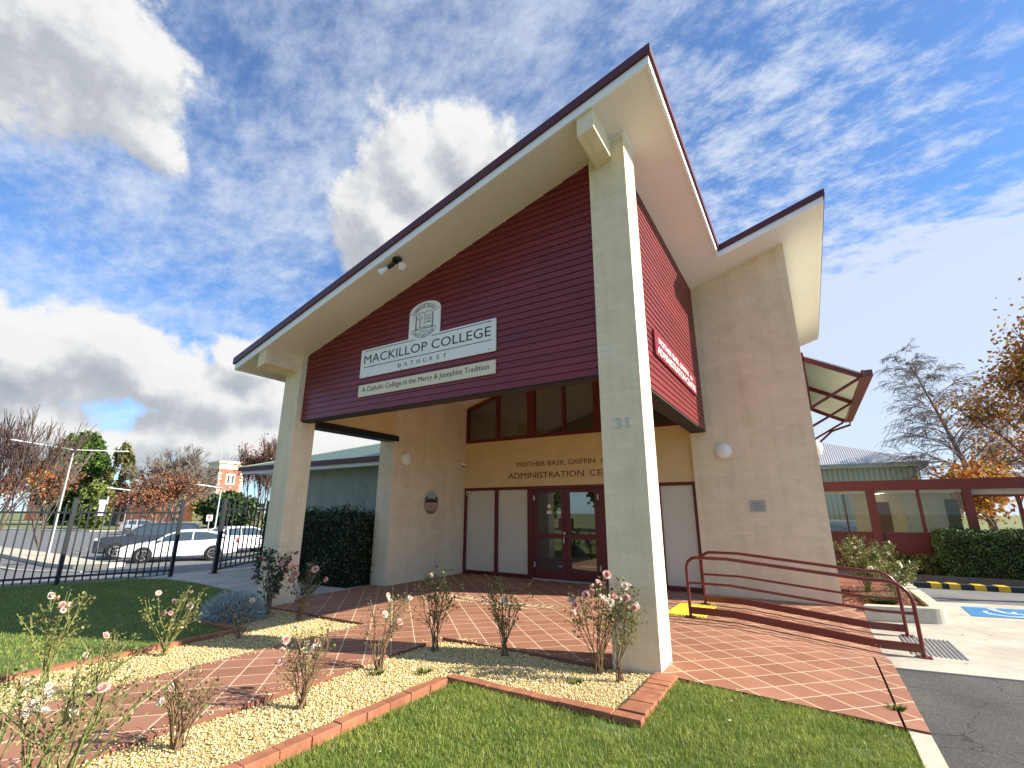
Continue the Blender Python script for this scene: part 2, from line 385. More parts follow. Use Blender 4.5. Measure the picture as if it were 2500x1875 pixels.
def asphalt_mat():
    m, nt, b = new_mat('asphalt'); L = nt.links.new; tc = N(nt, 'ShaderNodeTexCoord')
    v = N(nt, 'ShaderNodeTexVoronoi'); setin(v, Scale=150); L(tc.outputs['Object'], v.inputs['Vector'])
    r = ramp(nt, [(0, (.035, .036, .04)), (.5, (.07, .07, .072)), (.85, (.12, .118, .11)), (1, (.24, .23, .2))]); L(v.outputs['Color'], r.inputs['Fac'])
    w = N(nt, 'ShaderNodeTexNoise'); setin(w, Scale=3, Detail=5); L(tc.outputs['Object'], w.inputs['Vector'])
    ad = N(nt, 'ShaderNodeVectorMath', operation='MULTIPLY_ADD'); L(w.outputs['Color'], ad.inputs[0]); ad.inputs[1].default_value = (.5, .5, 0); L(tc.outputs['Object'], ad.inputs[2])
    c = N(nt, 'ShaderNodeTexVoronoi', feature='DISTANCE_TO_EDGE'); setin(c, Scale=.9); L(ad.outputs[0], c.inputs['Vector'])
    rc = ramp(nt, [(0, (.35, .35, .35)), (.0035, (.45, .45, .45)), (.009, (1, 1, 1))]); L(c.outputs['Distance'], rc.inputs['Fac'])
    n2 = N(nt, 'ShaderNodeTexNoise'); setin(n2, Scale=1.1, Detail=7); L(tc.outputs['Object'], n2.inputs['Vector']); r2 = ramp(nt, [(.35, (.75, .75, .75)), (.65, (1.25, 1.22, 1.15))]); L(n2.outputs['Fac'], r2.inputs['Fac'])
    o = r.outputs['Color']
    for x in (rc, r2):
        mx = N(nt, 'ShaderNodeMix', data_type='RGBA', blend_type='MULTIPLY'); mx.inputs[0].default_value = 1; L(o, mx.inputs[6]); L(x.outputs['Color'], mx.inputs[7]); o = mx.outputs[2]
    L(o, b.inputs['Base Color']); setin(b, Roughness=.9); bp = N(nt, 'ShaderNodeBump'); setin(bp, Strength=.7, Distance=.01); L(v.outputs['Distance'], bp.inputs['Height']); L(bp.outputs['Normal'], b.inputs['Normal']); return m
# ================================================================= materials
m_block = masonry('cream_painted_block', (.77, .655, .455), (.835, .715, .51), (.735, .625, .43), bump=.4)
m_wall = masonry('tan_painted_wall', (.72, .61, .43), (.77, .66, .48), (.70, .59, .415), bump=.25)
m_render = simple('tan_render', (.68, .52, .27), .8, .06, 3, bump=.15)
m_sage = masonry('sage_block', (.30, .31, .24), (.33, .34, .265), (.27, .28, .22), bw=.39, bh=.19)
m_soffit = simple('cream_soffit', (.80, .75, .69), .6, .03, 1.2)
m_white = simple('white_fascia', (.84, .84, .84), .5, .03, 2)
m_burg = simple('burgundy_metal', (.085, .017, .026), .4, .1, 3)
m_clad = island('burgundy_weatherboard', [(0, (.150, .014, .017)), (.5, (.172, .017, .020)), (1, (.195, .021, .025))], .36, .5); patchy(m_clad, 2.5, (.88, .88, .88), (1.06, 1.06, 1.06))
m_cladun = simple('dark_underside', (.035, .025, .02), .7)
m_lining = simple('olive_lining', (.42, .37, .24), .7)
m_frame = simple('dark_red_frame', (.115, .010, .010), .38, .1, 5, spec=.5)
m_frost = simple('frosted_film', (.64, .61, .51), .22, .03, 2, spec=.6, coat=.5)
m_glass = glass_dark('dark_glass', (.014, .016, .011)); m_glass.node_tree.nodes['Principled BSDF'].inputs['IOR'].default_value = 2.1; m_clear = glass_clear('clear_glass')
m_alu = simple('aluminium', (.62, .62, .62), .35, .05, metal=.8)
m_steelblk = simple('black_steel', (.012, .014, .018), .4, .1, 8, spec=.5)
m_lampw = simple('opal_lamp_glass', (.82, .80, .78), .25, .02, spec=.5)
m_rail = simple('red_rail_paint', (.14, .016, .012), .33, .12, 12, spec=.5, coat=.3)
m_letter = simple('dark_lettering', (.035, .015, .025), .5); m_letterred = simple('red_lettering', (.13, .01, .014), .5); m_letterw = simple('white_lettering', (.9, .88, .84), .5)
m_signw = simple('white_sign', (.80, .80, .74), .35, .03, 3); m_signc = simple('cream_sign', (.72, .66, .47), .4, .03, 3)
m_conc = simple('concrete', (.50, .46, .38), .85, .10, 3, bump=.3, bscale=120, dirt=.25)
m_concw = simple('pale_kerb_concrete', (.47, .44, .35), .85, .12, 6, bump=.3)
m_asph = asphalt_mat()
m_asph2 = simple('grey_road', (.16, .165, .17), .9, .15, 20, bump=.2, dirt=.2)
m_soil = simple('gravel_fines', (.40, .30, .14), .95, .5, 120)
m_brickedge = simple('terracotta_brick', (.37, .145, .075), .8, .22, 9, bump=.3, dirt=.25)
m_grassbase = simple('turf', (.09, .14, .03), .95, .45, 9, dirt=.3)
m_farground = simple('dry_grass', (.16, .18, .06), .95, .35, .6)
m_bluep = simple('blue_road_paint', (.045, .21, .46), .6, .15, 8, dirt=.15); m_whitep = simple('white_road_paint', (.75, .76, .74), .6, .08)
m_yel = simple('yellow_tactile', (.75, .60, .05), .5, .08, 8); m_yelp = simple('yellow_paint', (.62, .40, .03), .6, .15)
m_black = simple('black_rubber', (.015, .015, .017), .8); m_galv = simple('galvanised_steel', (.52, .56, .55), .4, .08, metal=.35)
def tile_mat():
    m, nt, b = new_mat('terracotta_paving'); L = nt.links.new
    tc = N(nt, 'ShaderNodeTexCoord'); s = N(nt, 'ShaderNodeSeparateXYZ'); L(tc.outputs['Object'], s.inputs[0])
    def MM(op, a, b_=None, c=None):
        n = N(nt, 'ShaderNodeMath', operation=op)
        for i, x in enumerate((a, b_, c)):
            if x is None: continue
            if isinstance(x, (int, float)): n.inputs[i].default_value = x
            else: L(x, n.inputs[i])
        return n.outputs[0]
    nz = N(nt, 'ShaderNodeTexNoise'); setin(nz, Scale=9, Detail=3); L(tc.outputs['Object'], nz.inputs['Vector'])
    wob = MM('MULTIPLY', MM('SUBTRACT', nz.outputs['Fac'], .5), .008)
    P = .285; ds = []; cells = []
    for sgn, ph in ((-1, 0.0), (1, .05)):
        t = MM('ADD', MM('MULTIPLY', MM('ADD', s.outputs[1], MM('MULTIPLY', s.outputs[0], sgn)), .70711/P), 100+ph/P)
        t = MM('ADD', t, wob); fr = MM('FRACT', t); cells.append(MM('FLOOR', t))
        ds.append(MM('MINIMUM', fr, MM('SUBTRACT', 1., fr)))
    dist = MM('MULTIPLY', MM('MINIMUM', ds[0], ds[1]), P)
    line = N(nt, 'ShaderNodeMapRange', interpolation_type='SMOOTHSTEP'); L(dist, line.inputs[0])
    for i, q in enumerate((.004, .0078, 1., 0.)): line.inputs[i+1].default_value = q
    cc = N(nt, 'ShaderNodeCombineXYZ'); L(cells[0], cc.inputs[0]); L(cells[1], cc.inputs[1])
    wn = N(nt, 'ShaderNodeTexWhiteNoise'); L(cc.outputs[0], wn.inputs['Vector'])
    n2 = N(nt, 'ShaderNodeTexNoise'); setin(n2, Scale=1.6, Detail=9, Roughness=.7); L(tc.outputs['Object'], n2.inputs['Vector'])
    n3 = N(nt, 'ShaderNodeTexNoise'); setin(n3, Scale=160, Detail=3); L(tc.outputs['Object'], n3.inputs['Vector'])
    f = MM('ADD', MM('MULTIPLY', wn.outputs['Value'], .20), MM('ADD', MM('MULTIPLY', n2.outputs['Fac'], .62), MM('MULTIPLY', n3.outputs['Fac'], .3)))
    r = ramp(nt, [(.32, (.235, .10, .06)), (.55, (.305, .14, .086)), (.78, (.39, .195, .128))]); L(f, r.inputs['Fac'])
    mx = N(nt, 'ShaderNodeMix', data_type='RGBA'); L(line.outputs[0], mx.inputs[0]); L(r.outputs['Color'], mx.inputs[6]); mx.inputs[7].default_value = (.64, .53, .36, 1)
    L(mx.outputs[2], b.inputs['Base Color']); setin(b, Roughness=.62); b.inputs['Specular IOR Level'].default_value = .3
    bp = N(nt, 'ShaderNodeBump'); setin(bp, Strength=.25, Distance=.004); L(MM('ADD', MM('MULTIPLY', n3.outputs['Fac'], .5), MM('MULTIPLY', line.outputs[0], -1.)), bp.inputs['Height'])
    L(bp.outputs['Normal'], b.inputs['Normal']); return m
m_tile = tile_mat()

# ================================================================= ground
def sheet(name, poly, zf, mat, step=.5, skirt=.25, skirt_mat=None):
    bm = bmesh.new(); bm.faces.new([bm.verts.new((x, y, 0)) for x, y in poly])
    xs = [p[0] for p in poly]; ys = [p[1] for p in poly]
    for ax, lo, hi in ((0, min(xs), max(xs)), (1, min(ys), max(ys))):
        k = math.floor(lo/step)+1
        while k*step < hi:
            pc = [0, 0, 0]; pc[ax] = k*step; pn = [0, 0, 0]; pn[ax] = 1
            bmesh.ops.bisect_plane(bm, geom=bm.verts[:]+bm.edges[:]+bm.faces[:], plane_co=pc, plane_no=pn); k += 1
    bmesh.ops.triangulate(bm, faces=[f for f in bm.faces if len(f.verts) > 4])
    for v in bm.verts: v.co.z = zf(v.co.x, v.co.y)
    bmesh.ops.recalc_face_normals(bm, faces=bm.faces[:])
    if sum(f.normal.z for f in bm.faces) < 0: bmesh.ops.reverse_faces(bm, faces=bm.faces[:])
    if skirt:
        be = [e for e in bm.edges if len(e.link_faces) == 1]
        ret = bmesh.ops.extrude_edge_only(bm, edges=be)
        for v in [g for g in ret['geom'] if isinstance(g, bmesh.types.BMVert)]: v.co.z -= skirt
        if skirt_mat:
            for f in [g for g in ret['geom'] if isinstance(g, bmesh.types.BMFace)]: f.material_index = 1
    me = bpy.data.meshes.new(name); bm.to_mesh(me); bm.free(); me.materials.append(mat)
    if skirt_mat: me.materials.append(skirt_mat)
    o = bpy.data.objects.new(name, me); COL.objects.link(o); o['kind'] = 'structure'; return o
def base_z(x, y):
    s = fence_s(x, y); return Zt(x, y)-.12-.25*(1-sstep(-1, 1.5, s))
xs = [-900, -500, -300, -200, -150, -110, -80, -60, -45, -35, -30, -26, -23, -20, -18, -17, -16, -15, -14, -13, -12, -11, -10, -8, -5, 0, 5, 12, 20, 40, 80, 200, 500, 900]
ys = [-900, -400, -150, -60, -30, -18, -12, -8, -5, -3, -1, 0, 1, 2, 3, 4, 5, 7, 9, 12, 16, 22, 30, 45, 70, 110, 170, 300, 500, 900]
V = [(x, y, base_z(x, y)) for y in ys for x in xs]; nx = len(xs)
F = [(j*nx+i, j*nx+i+1, (j+1)*nx+i+1, (j+1)*nx+i) for j in range(len(ys)-1) for i in range(nx-1)]
g = quick('ground', V, F, m_farground); g['kind'] = 'structure'
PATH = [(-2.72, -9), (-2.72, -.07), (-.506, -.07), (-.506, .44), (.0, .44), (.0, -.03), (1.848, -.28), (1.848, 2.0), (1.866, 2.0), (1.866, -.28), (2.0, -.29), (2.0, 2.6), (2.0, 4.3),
        (2.0, 5.23), (1.74, 5.4), (-.3, 5.4), (-.3, 5.36), (-6.6, 5.36), (-6.6, 2.59), (-6.86, 2.59), (-6.86, .44), (-6.45, .44), (-6.45, -.06), (-4.16, -.06), (-4.16, -9)]
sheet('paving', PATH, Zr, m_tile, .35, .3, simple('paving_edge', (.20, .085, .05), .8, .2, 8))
GL = [(-5.26, -9), (-4.17, -9), (-4.17, -.07), (-6.46, -.07), (-6.46, .1), (-7.3, .5), (-6.9, -.3), (-6.36, -1.14), (-5.26, -1.14)]
GR = [(-1.86, -9), (-1.82, -3.2), (-1.74, -1.13), (-.02, -1.13), (-.02, .1), (-.52, .1), (-.52, -.08), (-2.71, -.08), (-2.71, -9)]
def gz(x, y): return -.035+.012*math.sin(x*3.1+1)*math.cos(y*2.7)
sheet('gravel_bed', GL, gz, m_soil, .4, .2); sheet('gravel_bed', GR, gz, m_soil, .4, .2)
LF = [(-1.72, -9), (1.87, -9), (1.87, -.29), (.02, -.04), (.10, -1.24), (-1.60, -1.24), (-1.66, -3.2)]
def lz(x, y): return -.03+.008*math.sin(x*2+y)
sheet('lawn', LF, lz, m_grassbase, .4, .25)
LL = [(-5.36, -9), (-5.36, -1.24), (-6.40, -1.24), (-7.35, .45), (-8.2, .47), (-9.2, .62), (-11, .92), (-12.4, .96), (-13.15, .72), (-14.35, -1.75), (-17.6, -8.5), (-17.6, -9)]
sheet('lawn', LL, lambda x, y: Zt(x, y)-.02, m_grassbase, .8, .25)
sheet('footpath', [(-13.3, .7), (-12.4, .98), (-11, .94), (-9.2, .64), (-8.2, .49), (-7.3, .52), (-6.865, .2), (-6.865, 2.62), (-7.0, 2.62), (-7.0, 1.95), (-8.4, 1.9), (-12.0, 4.2), (-15.2, 5.2), (-14.6, 2.9), (-13.9, 1.6)], lambda x, y: Zt(x, y)+.0, m_conc, .8, .25)
sheet('kerb', [(1.872, -9), (2.0, -9), (2.0, -.30), (1.872, -.29)], lambda x, y: -.015, m_concw, 1, .3)
sheet('car_park', [(2.0, -12), (30, -12), (30, 11.62), (2.0, 11.62)], lambda x, y: -.19, m_asph, 4, .2)
sheet('concrete_apron', [(2.004, 2.2), (3.16, 2.39), (14, 4.1), (14, 10.7), (4.7, 8.22), (3.1, 7.85), (3.1, 5.9), (2.004, 5.3)], lambda x, y: -.172, m_conc, 2, .05)
sheet('lane', [(3.1, 7.87), (4.7, 8.24), (14, 10.72), (14, 11.3), (3.1, 10.2)], lambda x, y: -.182, m_asph2, 2, .02)
sheet('mulch_bed', [(1.75, 11.75), (16, 11.75), (16, 13), (1.75, 13)], lambda x, y: -.1, simple('bark_mulch', (.09, .035, .02), .95, .5, 40, bump=.8), .5, .1)
def off(z): return lambda x, y: Zt(x, y)+z
a1 = on_z(0, 1291, -.75); a2 = on_z(229, 1296, -.75); a3 = on_z(480, 1293, -.75); a4 = on_z(700, 1292, -.75)
sheet('road', [(-18.5, -10), (-14.9, -2.0), (-13.8, .5), (-14.1, 1.7), (-14.8, 2.9), (-15.4, 5.3), (-16, 9), (-14, 30), (a4.x+10, a4.y+20), (a4.x, a4.y), (a3.x, a3.y), (a2.x, a2.y), (a1.x, a1.y), (-140, -5), (-60, -30)], off(-.06), m_asph2, 3, .1)
b1 = on_z(0, 1275, -.75); b2 = on_z(229, 1276, -.75); b3 = on_z(480, 1276, -.75); b4 = on_z(600, 1276, -.75)
def kerb_line(pts, w, z, hgt=.13, name='kerb'):
    mb = MB()
    for p, q in zip(pts[:-1], pts[1:]):
        n_ = max(1, int((Vector(q[:2])-Vector(p[:2])).length/3))
        for i in range(n_):
            a = Vector(p[:2]).lerp(Vector(q[:2]), i/n_); b = Vector(p[:2]).lerp(Vector(q[:2]), (i+1)/n_)
            mb.bar((a.x, a.y, Zt(a.x, a.y)+z), (b.x, b.y, Zt(b.x, b.y)+z), w, hgt)
    o = mb.build(name, m_concw); o['kind'] = 'structure'; return o
kerb_line([a1, a2, a3, a4], .9, .0); kerb_line([b1, b2, b3, b4], 2.0, .05)
kerb_line([(-17.9, -8.6), (-14.75, -2.1), (-13.6, .6), (-13.9, 1.5)], .14, -.02, .12)
sheet('traffic_island', [(-50, 4.9), (-60, 3), (-36.3, 3.2), (-28.7, 2.86), (-25.7, 2.74), (-24.2, 2.75), (-23.0, 3.5), (-23.4, 4.2), (-24.2, 4.45), (-26.5, 4.35), (-33.2, 4.8)], off(.10), m_concw, 2, .25)
kerb_line([(-31, 1.62), (-28.9, 1.6), (-25.8, 1.5), (-22.5, 1.48), (-20.5, 1.9)], .16, -.04, .04, 'road_line')
# accessible parking marking
sheet('parking_marking', [(3.60, 6.44), (8, 7.3), (8, 8.3), (3.66, 7.50)], lambda x, y: -.166, m_bluep, 2, .002)
mb = MB(); O, X, Y = (4.17, 7.0, -.163), (1, 0, 0), (0, 1, 0)
stroke(mb, arc_pts(-.02, -.05, .27, 150, 345, 16), .05, O, X, Y, .002); stroke(mb, [(-.14, .42), (.0, .05), (.42, -.06)], .06, O, X, Y, .002)
stroke(mb, [(-.16, .42), (-.03, .44)], .06, O, X, Y, .002); stroke(mb, [(.12, .05), (.14, .22)], .05, O, X, Y, .002); stroke(mb, arc_pts(.56, -.05, .05, 0, 360, 10), .08, O, X, Y, .002)
o = mb.build('wheelchair_symbol', m_whitep); o['kind'] = 'structure'

# gravel: thousands of small stones
def inside(P, poly):
    x, y = P[:, 0], P[:, 1]; c = np.zeros(len(P), bool); n = len(poly)
    for i in range(n):
        x0, y0 = poly[i]; x1, y1 = poly[i-1]
        if y0 == y1: continue
        c ^= ((y0 > y) != (y1 > y)) & (x < (x1-x0)*(y-y0)/(y1-y0)+x0)
    return c
def scatter(poly, n, keep=None):
    p = np.array(poly); lo, hi = p.min(0), p.max(0); out = RNG.uniform(lo, hi, (n, 2)); m = inside(out, poly)
    if keep is not None: m &= keep(out)
    return out[m]
def stones(name, P, z, r, mat):
    n = len(P); oct_ = np.array([(1,0,0),(0,1,0),(-1,0,0),(0,-1,0),(0,0,1),(0,0,-1)], float)
    fc = np.array([(0,1,4),(1,2,4),(2,3,4),(3,0,4),(1,0,5),(2,1,5),(3,2,5),(0,3,5)])
    sc = RNG.uniform(.55, 1.45, (n, 1, 3))*r*RNG.uniform(.6, 1.25, (n, 1, 1)); sc[:, :, 2] *= .75
    jit = 1+RNG.uniform(-.3, .3, (n, 6, 3)); v = oct_[None]*jit*sc
    a = RNG.uniform(0, 6.28, n); t = RNG.uniform(-.6, .6, n); ca, sa, ct, st = np.cos(a), np.sin(a), np.cos(t), np.sin(t)
    x, y, zz_ = v[..., 0], v[..., 1], v[..., 2]
    y2, z2 = y*ct[:, None]-zz_*st[:, None], y*st[:, None]+zz_*ct[:, None]
    v = np.stack([x*ca[:, None]-y2*sa[:, None]+P[:, 0:1], x*sa[:, None]+y2*ca[:, None]+P[:, 1:2], z2+z[:, None]], -1)
    return quick(name, v.reshape(-1, 3), (fc[None]+6*np.arange(n)[:, None, None]).reshape(-1, 3), mat)
m_stone = island('yellow_pebbles', [(0, (.40, .27, .09)), (.2, (.60, .45, .18)), (.5, (.74, .60, .29)), (.8, (.82, .71, .42)), (1, (.86, .80, .58))], .7, .35)
for k, (poly, n) in enumerate(((GR, 120000), (GL, 110000))):
    P = scatter(poly, n, lambda q: q[:, 1] > -4.4); z = np.array([gz(a, b) for a, b in P])+RNG.uniform(-.004, .014, len(P))
    o = stones('gravel', P, z, .0080, m_stone)
    tag(o, 'yellow gravel mulch between the path and the front lawn' if k == 0 else 'yellow gravel mulch around the left pillar and beside the path', 'gravel', kind='stuff')
sp_ = [q for q in ([(-2.72+abs(RNG.normal(0, .07))*-1, RNG.uniform(-4.2, -.1)) for _ in range(260)]+[(-4.15+abs(RNG.normal(0, .07)), RNG.uniform(-4.4, -.1)) for _ in range(220)]+[(RNG.uniform(-2.6, -.6), -.06+abs(RNG.normal(0, .06))) for _ in range(120)])]
P = np.array(sp_); tag(stones('gravel', P, np.full(len(P), .006), .007, m_stone), 'stray yellow stones kicked out of the beds onto the terracotta path', 'gravel', kind='stuff')
# grass: separate blades
def blades(name, P, z, h, w, mat, lean=.5):
    n = len(P); a = RNG.uniform(0, 6.28, n); hh = h*RNG.uniform(.5, 1.25, n); ww = w*RNG.uniform(.7, 1.3, n)
    lx, ly = RNG.normal(0, lean, n)*hh, RNG.normal(0, lean, n)*hh; c, s = np.cos(a)*ww/2, np.sin(a)*ww/2
    B = np.column_stack([P, z])
    v = np.stack([B+np.column_stack([c, s, 0*a]), B-np.column_stack([c, s, 0*a]),
                  B+np.column_stack([-c*.7+lx*.4, -s*.7+ly*.4, hh*.6]), B+np.column_stack([c*.7+lx*.4, s*.7+ly*.4, hh*.6]), B+np.column_stack([lx, ly, hh])], 1)
    F = np.concatenate([np.array([[0, 1, 2], [0, 2, 3], [3, 2, 4]])[None]+5*np.arange(n)[:, None, None]]).reshape(-1, 3)
    return quick(name, v.reshape(-1, 3), F, mat)
m_blade = island('grass_blades', [(0, (.13, .20, .03)), (.35, (.21, .29, .045)), (.7, (.31, .39, .08)), (.9, (.43, .45, .14)), (.97, (.34, .30, .13)), (1, (.45, .38, .2))], .5, .35, .3)
patchy(m_blade, 2.2, (.72, .80, .62), (1.25, 1.12, 1.1))
P = scatter(LF, 300000, lambda q: (q[:, 1] > -3.7)); 
bare = lambda q: np.minimum(np.hypot(q[:, 0]-.0, (q[:, 1]+1.37)*1.6), np.hypot(q[:, 0]-1.55, (q[:, 1]+.85)*1.3)+.08)
dd = bare(P); P = P[(dd > .16) | (RNG.random(len(P)) < .22)]
o = blades('grass', P, np.array([lz(a, b) for a, b in P]), .036, .0038, m_blade, .42); tag(o, 'sunlit green grass of the front lawn', 'grass', kind='stuff')
P = scatter(LL, 150000, lambda q: (q[:, 1] > -5.5)); o = blades('grass', P, np.array([Zt(a, b) for a, b in P])-.02, .034, .006, m_blade, .42); tag(o, 'shaded green grass of the lawn inside the fence', 'grass', kind='stuff')
# fallen petals and leaves on grass and gravel
m_petalfall = island('fallen_petals', [(0, (.7, .5, .4)), (.5, (.8, .68, .58)), (.8, (.55, .42, .28)), (1, (.3, .14, .06))], .6)
def litter(P, z, r, mat, name='fallen_petals'):
    n = len(P); a = RNG.uniform(0, 6.28, n); rr = r*RNG.uniform(.5, 1.4, n); t = RNG.uniform(-.5, .5, (n, 4))*rr[:, None]
    v = np.stack([np.column_stack([P[:, 0]+rr*np.cos(a+k*1.57), P[:, 1]+rr*.7*np.sin(a+k*1.57), z+np.abs(t[:, k])]) for k in range(4)], 1)
    return quick(name, v.reshape(-1, 3), (np.array([[0, 1, 2, 3]])+4*np.arange(n)[:, None]), mat)
P = np.concatenate([scatter(LF, 60, lambda q: q[:, 1] > -3.5), scatter(GR, 110, lambda q: q[:, 1] > -4), scatter(GL, 150, lambda q: q[:, 1] > -5), scatter(LL, 260, lambda q: q[:, 1] > -4), scatter(PATH, 260, lambda q: q[:, 1] > -4)])
tag(litter(P, np.full(len(P), .0)+.004, .011, m_petalfall), 'fallen rose petals and dry leaves scattered over lawn and gravel', 'petals', kind='stuff')
m_leaf = island('dry_leaves', [(0, (.16, .06, .03)), (.5, (.34, .16, .06)), (1, (.55, .36, .16))], .7)
P = np.concatenate([scatter([(2.1, 2.3), (9, 3.4), (9, 9), (3.3, 8)], 90), scatter([(3.2, 8), (12, 10.6), (12, 11.4), (3.2, 10.8)], 60)])
tag(litter(P, np.full(len(P), -.165), .018, m_leaf, 'fallen_leaves'), 'dry leaves scattered on the concrete and lane beside the ramp', 'leaves', kind='stuff')
P = scatter([(-20, 2), (-35, 5), (-70, 12), (-60, 25), (-20, 9)], 900)
tag(litter(P, np.array([Zt(a, b) for a, b in P])-.05, .075, m_leaf, 'fallen_leaves'), 'dry orange leaves scattered over the car park behind the fence', 'leaves', kind='stuff')
# brick edging
def edging(name, runs, label):
    mb = MB()
    for (x0, y0), (x1, y1), hdr in runs:
        p = Vector((x0, y0, 0)); q = Vector((x1, y1, 0)); d = (q-p).normalized(); L_ = (q-p).length; step, wid = (.115, .22) if hdr else (.235, .11)
        n_ = int(L_/step)
        for i in range(n_):
            a = p+d*(i*L_/n_+.003); b = p+d*((i+1)*L_/n_-.003); dz = random.uniform(-.005, .005)
            s_ = d.cross(Vector((0, 0, 1)))*random.uniform(-.004, .004)
            mb.bar(a+s_+Vector((0, 0, -.03+dz)), b+s_+Vector((0, 0, -.03+dz)), wid*.97, .09)
    o = mb.build(name, m_brickedge, bevel=.004); return tag(o, label, 'edging')
edging('garden_edging', [((-.0+.055, -.02), (.055, -1.10), True), ((.17, -1.19), (-1.72, -1.19), False), ((-1.735, -1.26), (-1.77, -3.2), False), ((-1.77, -3.2), (-1.80, -6), False)], 'terracotta brick edging between the front lawn and yellow gravel')
edging('garden_edging', [((-5.31, -7), (-5.31, -1.25), False), ((-5.26, -1.19), (-6.35, -1.19), False), ((-6.42, -1.2), (-6.9, -.35), False)], 'terracotta brick edging along the shaded left lawn')
# ================================================================= the college building
R0, TA = 6.492, .309
def rz(x, y=0): return R0+TA*x
B = root('college_building', (-3.2, 3, 0), 'cream school entrance building with soaring burgundy skillion roof and weatherboard gable', 'building')
def part(mb, name, mat, parent=B, **k): return mb.build(name, mat, parent, **k)
# pillars
for x0, lab in ((-.506, 'tall right entrance pillar carrying a street number'), (-6.976, 'shorter left entrance pillar')):
    c_ = part(MB().slab([(x0, 0), (x0+.506 if x0 > -1 else x0+.472, 0), (x0+.506 if x0 > -1 else x0+.472, .44), (x0, .44)], -.4, rz), 'pillar', m_block, bevel=.006); c_['label'] = lab
# side walls, projecting wall, body
part(MB().slab([(-6.99, 2.59), (-6.52, 2.59), (-6.52, 12), (-6.99, 12)], -.6, rz), 'side_wall', m_wall)
part(MB().slab([(-.49, 5.21), (1.735, 5.21), (1.735, 12), (-.49, 12)], -.4, rz), 'side_wall', m_block)['label'] = 'tall cream block wall right of the entrance'
part(MB().slab([(-6.53, 11.8), (-.49, 11.8), (-.49, 12), (-6.53, 12)], -.3, rz), 'rear_wall', m_wall)
part(MB().slab([(-6.74, .44), (-6.53, .44), (-6.53, 2.59), (-6.74, 2.59)], 3.25, rz), 'side_infill', m_render)
part(MB().box(-6.80, -6.50, .44, 2.70, 3.12, 3.25), 'beam', m_steelblk)
# band wall above the door with shadowline
bw = part(MB().box(-6.52, -.49, 5.31, 5.5, 2.17, 3.385), 'band_wall', m_render)
part(MB().upright([(-6.52, rz(-6.52)-.08), (-.49, rz(-.49)-.08), (-.49, rz(-.49)), (-6.52, rz(-6.52))], 5.31, 5.5, 'y'), 'head_trim', m_render)
part(MB().box(-6.52, -.49, 5.3, 11.8, -.02, .0), 'interior_floor', simple('interior_floor', (.12, .09, .07), .5))
part(MB().box(-6.52, -.49, 8.6, 8.7, 0, 6), 'interior_wall', simple('interior_wall', (.2, .17, .12), .8))
# outriggers
for x0, x1 in ((-.39, -.17), (-6.85, -6.62)):
    part(MB().slab([(x0, -.66), (x1, -.66), (x1, .0), (x0, .0)], lambda x, y: rz(x)-.29, rz), 'outrigger_beam', m_block, bevel=.004)
for x0, x1, y0, y1 in ((-.53, .025, -.025, .0), (.0, .025, .0, .465), (-7.0, -6.976, 0, .44)):
    part(MB().slab([(x0, y0), (x1, y0), (x1, y1), (x0, y1)], lambda x, y: rz(x)-.025, lambda x, y: rz(x)-.001), 'soffit_trim', m_white)
# roof
OUT = [(-7.545, -.70), (.567, -.70), (.567, 4.41), (2.49, 4.41), (2.49, 13), (-7.545, 13)]
def offset(poly, d):
    n = len(poly); r = []
    for i in range(n):
        p0, p1, p2 = Vector(poly[i-1]), Vector(poly[i]), Vector(poly[(i+1) % n])
        e1 = (p1-p0).normalized(); e2 = (p2-p1).normalized(); n1 = Vector((e1.y, -e1.x)); n2 = Vector((e2.y, -e2.x))
        r.append(tuple(p1+n1*d+n2*d if abs(n1.dot(n2)) < .5 else p1+n1*d))
    return r
rf = part(MB().slab(offset(OUT, .035), lambda x, y: rz(x)+.112, lambda x, y: rz(x)+.235), 'roof', m_burg)
IN = offset(OUT, -.035); mb = MB()
for i in range(6):
    a, b, c, d = OUT[i], OUT[(i+1) % 6], IN[(i+1) % 6], IN[i]
    mb.slab([a, b, c, d], lambda x, y: rz(x)-.012, lambda x, y: rz(x)+.110)
mb.build('fascia', m_white, rf)
mb = MB(); mb.slab(offset(IN, -.001), rz, lambda x, y: rz(x)+.105); sf = mb.build('soffit', m_soffit, rf)
for y0, y1, x in ((-.66, .1, -4.52), (-.66, .1, -1.3), (4.45, 5.2, .585), (.5, 5.0, -2.6)):
    mb = MB(); mb.slab([(x-.006, y0), (x+.006, y0), (x+.006, y1), (x-.006, y1)], lambda x_, y: rz(x_)-.003, lambda x_, y: rz(x_)+.002); mb.build('soffit_joint', m_white, rf)
# cladding
def boards_front():
    mb = MB(); x0, x1, z = -6.504, -.506, 3.195; k = 0
    mb.upright([(x0, 3.195), (x1, 3.195), (x1, rz(x1)-.001), (x0, rz(x0)-.001)], .128, .24, 'y')
    while z < rz(x1):
        zt = z+.100-.011; lo = max(x0, (z-R0)/TA); hi = max(x0, (min(zt, 99)-R0)/TA)
        if lo < x1-.02:
            zr = min(zt, rz(x1))
            pts = [(lo, z), (x1, z), (x1, zr)]+([(hi, zr)] if hi < x1 else [])
            if lo == x0 and zt > rz(x0): pts = [(x0, z), (x1, z), (x1, zr), (hi, zr), (x0, rz(x0))]
            n = len(pts); vs = [(p[0], .110 if p[1] <= z+1e-6 else .119, p[1]) for p in pts]+[(p[0], .127, p[1]) for p in pts]
            mb.add(vs, [tuple(range(n)), tuple(range(2*n-1, n-1, -1))]+[(i, n+i, n+(i+1) % n, (i+1) % n) for i in range(n)])
        z += .100
    return mb
gb = part(boards_front(), 'front_cladding', m_clad)
part(MB().box(-6.49, -.51, .13, .30, 3.165, 3.193), 'cladding_underside', m_cladun)
